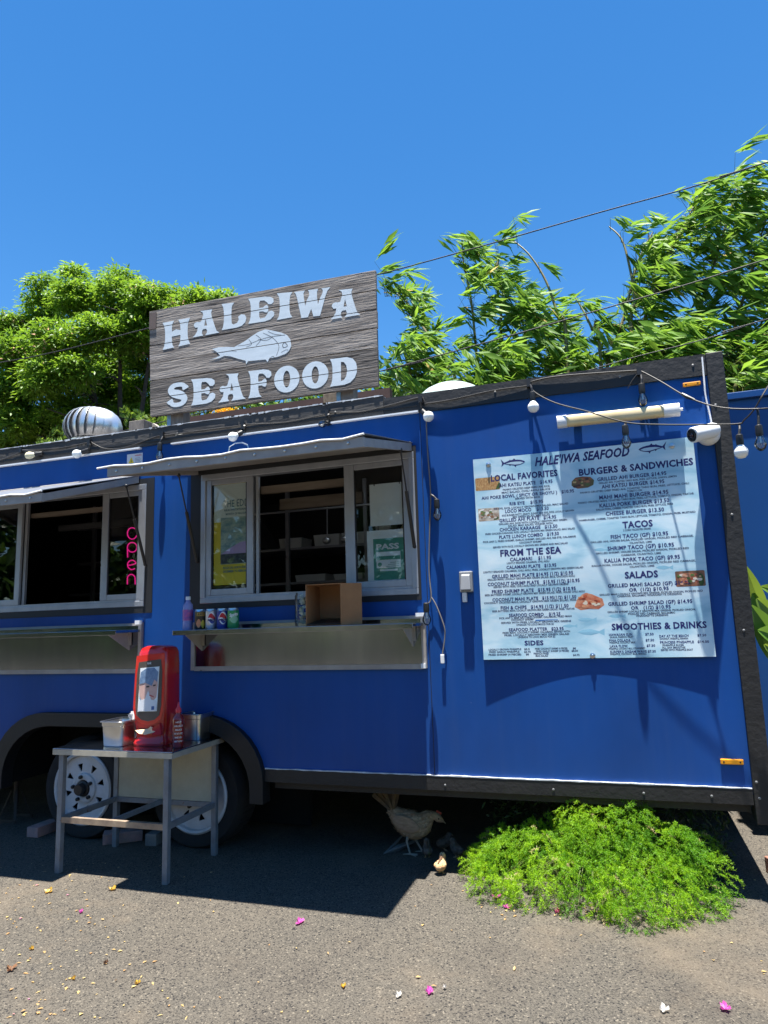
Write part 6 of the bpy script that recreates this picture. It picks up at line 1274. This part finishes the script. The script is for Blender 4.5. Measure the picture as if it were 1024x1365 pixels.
# ------------------------------------------------------------------ bamboo, blown to the right
BB = leafmat('bamboo_leaf', (.17, .31, .030), (.05, .14, .020), trans=.45, rough=.5, spec=.25, dry=(.45, .36, .12))
def bamboo(pts, y0, spread, ncl, label, droop=.0, sizes=1.0, seed_=0):
    base = P(*pts[0], y0); t = thing('bamboo_culm', (base.x, y0, 0), label, 'bamboo', 'bamboo culms behind the trailer')
    q = [P(a, b, y0+.05*i) for i, (a, b) in enumerate(pts)]; gp = Vector((q[0].x-.15, y0, 0)); full = smooth_path([gp]+q, 8)
    mb = MB(); mb.tube(full, list(np.linspace(.028, .008, len(full))), 7); mb.build('culm', CULM, t, smooth=True)
    path = [np.array(p) for p in smooth_path(q, 10)]; CC, DD, LL, TT, NN = [], [], [], [], []; br = MB(); sc_ = (y0-CAMY)/FPX*1.06
    ncl = int(ncl*.56)
    for k in range(ncl):
        u = (k+rng.random())/ncl; p = path[int(u*(len(path)-1))]; sp_ = spread*sc_*(1-.70*u); 
        off = np.array([rng.normal()*sp_*.8+sp_*.15, rng.normal()*.35, rng.normal()*sp_*.65]); c = p+off
        br.tube([tuple(p-np.array([0, 0, .06])), tuple((p+c)/2+np.array([0, 0, .06])), tuple(c)], [.005, .003, .0015], 3, cap=False)
        ax0 = np.array([rng.uniform(.55, 1.0), rng.normal()*.40, rng.normal()*.42-.05-droop]); nl = rng.integers(9, 16); tb0 = rng.random()*.6
        for i in range(nl):
            d = ax0+np.array([rng.normal()*.18, rng.normal()*.30, -.40+rng.normal()*.27]); CC.append(c+ax0*.03*i*.6+rng.normal(size=3)*.02); DD.append(d); LL.append(rng.uniform(.15, .34)*sizes); TT.append(1.0 if rng.random() > .992 else tb0+.35*rng.random()); NN.append(np.array([0, -.4, 1.])+rng.normal(size=3)*.6)
    br.build('branchlets', CULM, t); n = len(CC)
    leaves('foliage', np.array(CC), np.array(DD), np.array(LL), np.array(LL)*rng.uniform(.15, .23, n), BB, t, bend=.12, nrm=np.array(NN), tint=np.array(TT))['kind'] = 'stuff'
    return n
spec_ = [
 ([(640, 540), (635, 470), (628, 400), (618, 350), (616, 325)], 5.4, 22, 110, 'tallest bamboo culm rising just right of the sign'),
 ([(610, 540), (590, 480), (560, 430), (535, 395), (512, 390)], 5.2, 26, 120, 'bamboo culm leaning left towards the sign edge'),
 ([(660, 540), (665, 480), (668, 420), (660, 370), (665, 345)], 5.7, 26, 130, 'bamboo culm beside the tallest one right of the sign'),
 ([(700, 540), (705, 490), (700, 450), (695, 420), (690, 405)], 5.5, 34, 150, 'bushy bamboo culm in the middle above the roof vent lid'),
 ([(745, 530), (745, 500), (742, 470), (735, 450)], 5.8, 30, 120, 'short bamboo culm left of the gap of open sky'),
 ([(830, 520), (845, 470), (868, 400), (895, 335), (920, 285), (930, 262)], 5.2, 36, 240, 'tall bamboo culm leaning right before the upper wire'),
 ([(810, 520), (818, 470), (835, 410), (850, 350), (870, 310)], 5.5, 30, 150, 'bamboo culm with drooping tip left of the tall leaning one'),
 ([(900, 520), (915, 460), (940, 390), (960, 325), (975, 275), (980, 262)], 5.6, 38, 250, 'tall bamboo culm with its crown near the upper right corner'),
 ([(960, 520), (970, 470), (990, 400), (1008, 340), (1022, 285)], 5.3, 34, 230, 'bamboo culm at the right edge above the corner post'),
 ([(1020, 540), (1030, 480), (1040, 420), (1050, 370), (1060, 310)], 5.7, 38, 230, 'bamboo culm rising beyond the right edge over the blue trailer'),
 ([(850, 530), (865, 500), (885, 470), (905, 440)], 5.0, 40, 210, 'low dense bamboo culm behind the black roof corner'),
 ([(560, 545), (552, 515), (545, 490), (540, 470)], 5.0, 34, 150, 'low bamboo culm close behind the right end of the sign'),
 ([(620, 545), (635, 520), (650, 500), (670, 480)], 4.9, 36, 180, 'low leafy bamboo culm behind the pale roof vent lid'),
 ([(980, 550), (990, 520), (1000, 490), (1010, 460)], 4.8, 36, 190, 'low leafy bamboo culm just above the neighbouring trailer roof')]
tot = 0
for a in spec_: tot += bamboo(*a)
print('bamboo leaves', tot)
for a in (([(1130, 540), (1125, 460), (1130, 380), (1140, 310), (1150, 280)], 5.5, 40, 200, 'bamboo culm right of the frame edge, nearest it'), ([(1240, 540), (1235, 460), (1240, 390), (1250, 330)], 5.8, 42, 180, 'bamboo culm farther right behind the neighbouring trailer'), ([(1340, 540), (1345, 470), (1350, 410), (1365, 360)], 5.6, 42, 170, 'last bamboo culm far right behind the neighbouring trailer')): bamboo(*a)
# the long bare cane arching to a small tip, and loose high sprays
bamboo([(756, 470), (745, 425), (728, 375), (706, 340), (686, 322)], 5.3, 5, 9, 'thin bare bamboo cane arching left over the open sky')
bamboo([(842, 470), (846, 400), (838, 350), (828, 318), (812, 302)], 5.3, 9, 16, 'thin bamboo cane whose small leaf tufts reach left into the sky')
bamboo([(800, 470), (790, 440), (778, 415), (766, 395)], 5.3, 8, 14, 'small low bamboo cane with a few hanging leaves')
# hedge mass farther back that closes the gaps
n = 72000; hx_ = rng.uniform(-11, 11, n); hz_ = rng.random(n)**.7; top = 5.25+.25*np.sin(hx_*1.3)+.25*np.sin(hx_*2.9+1)+np.where(hx_ < -4.2, .5, 0)-np.where((hx_ > -1.5) & (hx_ < .3), .25, 0)
c = np.stack([hx_, 8.3+rng.normal(size=n)*.5+np.where(hx_ < -3, 2.2, 0), hz_*(top+np.where(hx_ < -3, .9, 0))], 1)
o = leaves('hedge_foliage', c, rng.normal(size=(n, 3))+np.array([.6, 0, -.3]), rng.uniform(.16, .32, n), rng.uniform(.06, .10, n), leafmat('hedge_leaf', (.12, .22, .025), (.03, .09, .012), trans=.3)); tag(o, 'dense green hedge closing the view behind trailer, tree and bamboo', 'hedge', kind='stuff')

# ------------------------------------------------------------------ petals, leaves and litter on the asphalt
PINK = leafmat('pink_petal', (.62, .12, .42), (.50, .07, .30), trans=.3); WPET = leafmat('white_petal', (.72, .70, .66), (.60, .55, .48), trans=.3); YLF = leafmat('yellow_leaf', (.60, .42, .05), (.42, .26, .06), trans=.3); BRL = leafmat('brown_leaf', (.22, .11, .05), (.14, .08, .05), trans=.2)
def petal(px_, py_, s, mt, nm, label, cat, k=5):
    g = G(px_, py_); t = thing(nm, (g.x, g.y, gh(g.x, g.y)), label, cat)
    for j in range(k):
        a = 2*math.pi*j/k+random.uniform(-.5, .5); d = Vector((math.cos(a), math.sin(a), random.uniform(.1, .7))).normalized(); sd = d.cross(Vector((0, 0, 1))).normalized(); o = Vector((g.x, g.y, gh(g.x, g.y)+.004)); L_ = s*random.uniform(.28, .52); u = sd.cross(d)
        mb = MB(); mb.add([o, o+d*L_*.5-sd*L_*.38+u*.003, o+d*L_-sd*L_*.15+u*.008, o+d*L_+sd*L_*.2, o+d*L_*.5+sd*L_*.36+u*.004, o+d*L_*.55-u*.003], [(0, 1, 5), (1, 2, 5), (2, 3, 5), (3, 4, 5), (4, 0, 5)])
        ob = mb.build('petal' if 'flower' in nm or 'petal' in nm else 'leaf_blade', mt, t); at = ob.data.attributes.new('tint', 'FLOAT', 'FACE'); at.data.foreach_set('value', [random.random() for _ in range(5)])
for a in ((400, 1231, .055, PINK, 'fallen_flower', 'pink fallen flower alone in the middle of the sunlit asphalt', 'flower'), (573, 1328, .040, PINK, 'fallen_flower', 'faded pink flower beside the white petal near the bottom', 'flower'), (967, 1349, .050, PINK, 'fallen_flower', 'bright pink flower in the bottom right corner', 'flower'),
          (662, 1198, .055, PINK, 'fallen_flower', 'pink flower at the lower left edge of the fern', 'flower'), (678, 1211, .050, PINK, 'fallen_flower', 'pale pink crumpled flower right below the fern left edge', 'flower'), (744, 1217, .040, leafmat('magenta_petal', (.45, .04, .16), (.35, .03, .12)), 'fallen_flower', 'small dark magenta flower before the middle of the fern', 'flower'),
          (532, 1333, .045, WPET, 'fallen_petal', 'white fallen petal near the bottom centre', 'petal'), (885, 1351, .042, WPET, 'fallen_petal', 'white curled petal left of the bright pink corner flower', 'petal'), (868, 1224, .05, WPET, 'fallen_petal', 'pale crumpled petal before the right part of the fern', 'petal'), (593, 1322, .03, WPET, 'fallen_petal', 'small cream petal right of the faded pink flower', 'petal'), (880, 1222, .04, PINK, 'fallen_flower', 'dull mauve flower among litter before the fern', 'flower'),
          (64, 1190, .05, YLF, 'fallen_leaf', 'bright yellow fallen leaf below the left table leg', 'fallen leaf'), (150, 1187, .05, YLF, 'fallen_leaf', 'yellow tan leaf at the corner of the lit patch', 'fallen leaf'), (14, 1292, .05, BRL, 'fallen_leaf', 'reddish brown curled leaf at the left edge', 'fallen leaf'), (183, 1312, .03, YLF, 'fallen_leaf', 'yellow leaf left of centre on the sunlit asphalt', 'fallen leaf'), (98, 1305, .03, YLF, 'fallen_leaf', 'small tan yellow leaf near the left bottom', 'fallen leaf'), (457, 1320, .028, YLF, 'fallen_leaf', 'small yellow leaf left of the white petal', 'fallen leaf'), (108, 1217, .03, PINK, 'fallen_petal', 'tiny pink petal below the lit patch near the table', 'petal'), (141, 1284, .026, BRL, 'fallen_leaf', 'small brown leaf in the left foreground', 'fallen leaf'), (42, 1265, .03, YLF, 'fallen_leaf', 'small yellow leaf left of the middle foreground', 'fallen leaf')):
    petal(*a)
CC = []; 
for k in range(170):
    px_ = abs(random.gauss(0, 120)) if random.random() < .8 else random.uniform(0, 1024); py_ = random.uniform(1150, 1362); CC.append(tuple(G(px_, py_)+Vector((0, 0, .003))))
for k in range(60): CC.append(tuple(G(random.uniform(640, 930), 1215+random.uniform(-6, 14)-abs(random.uniform(640, 930)-790)*.06)+Vector((0, 0, .003))))
CC = np.array(CC); n = len(CC); CC[:, 2] += np.array([gh(a, b) for a, b in CC[:, :2]])
o = leaves('leaf_litter', CC, rng.normal(size=(n, 3))*np.array([1, 1, .12]), rng.uniform(.006, .024, n), rng.uniform(.005, .014, n), leafmat('litter', (.52, .40, .16), (.34, .20, .09), trans=.2, dry=(.5, .2, .3)), nrm=np.tile([0, 0, 1.], (n, 1)), bend=.15); tag(o, 'tiny fallen leaves and petals scattered over the asphalt', 'leaf litter', kind='stuff')

# ------------------------------------------------------------------ trees across the yard: they show in the steel and the window glass
n = 9000; q = np.stack([rng.uniform(-26, 22, n), -15.5+rng.normal(size=n)*.9, rng.random(n)**.8], 1); q[:, 2] *= 5.2+1.2*np.sin(q[:, 0]*.5)+.6*np.sin(q[:, 0]*1.7)
o = leaves('far_side_trees', q, rng.normal(size=(n, 3)), rng.uniform(.5, .95, n), rng.uniform(.25, .45, n), leafmat('far_leaf', (.06, .13, .02), (.02, .05, .01), trans=.3)); tag(o, 'row of dense trees across the yard mirrored in the steel counters', 'trees', kind='stuff')
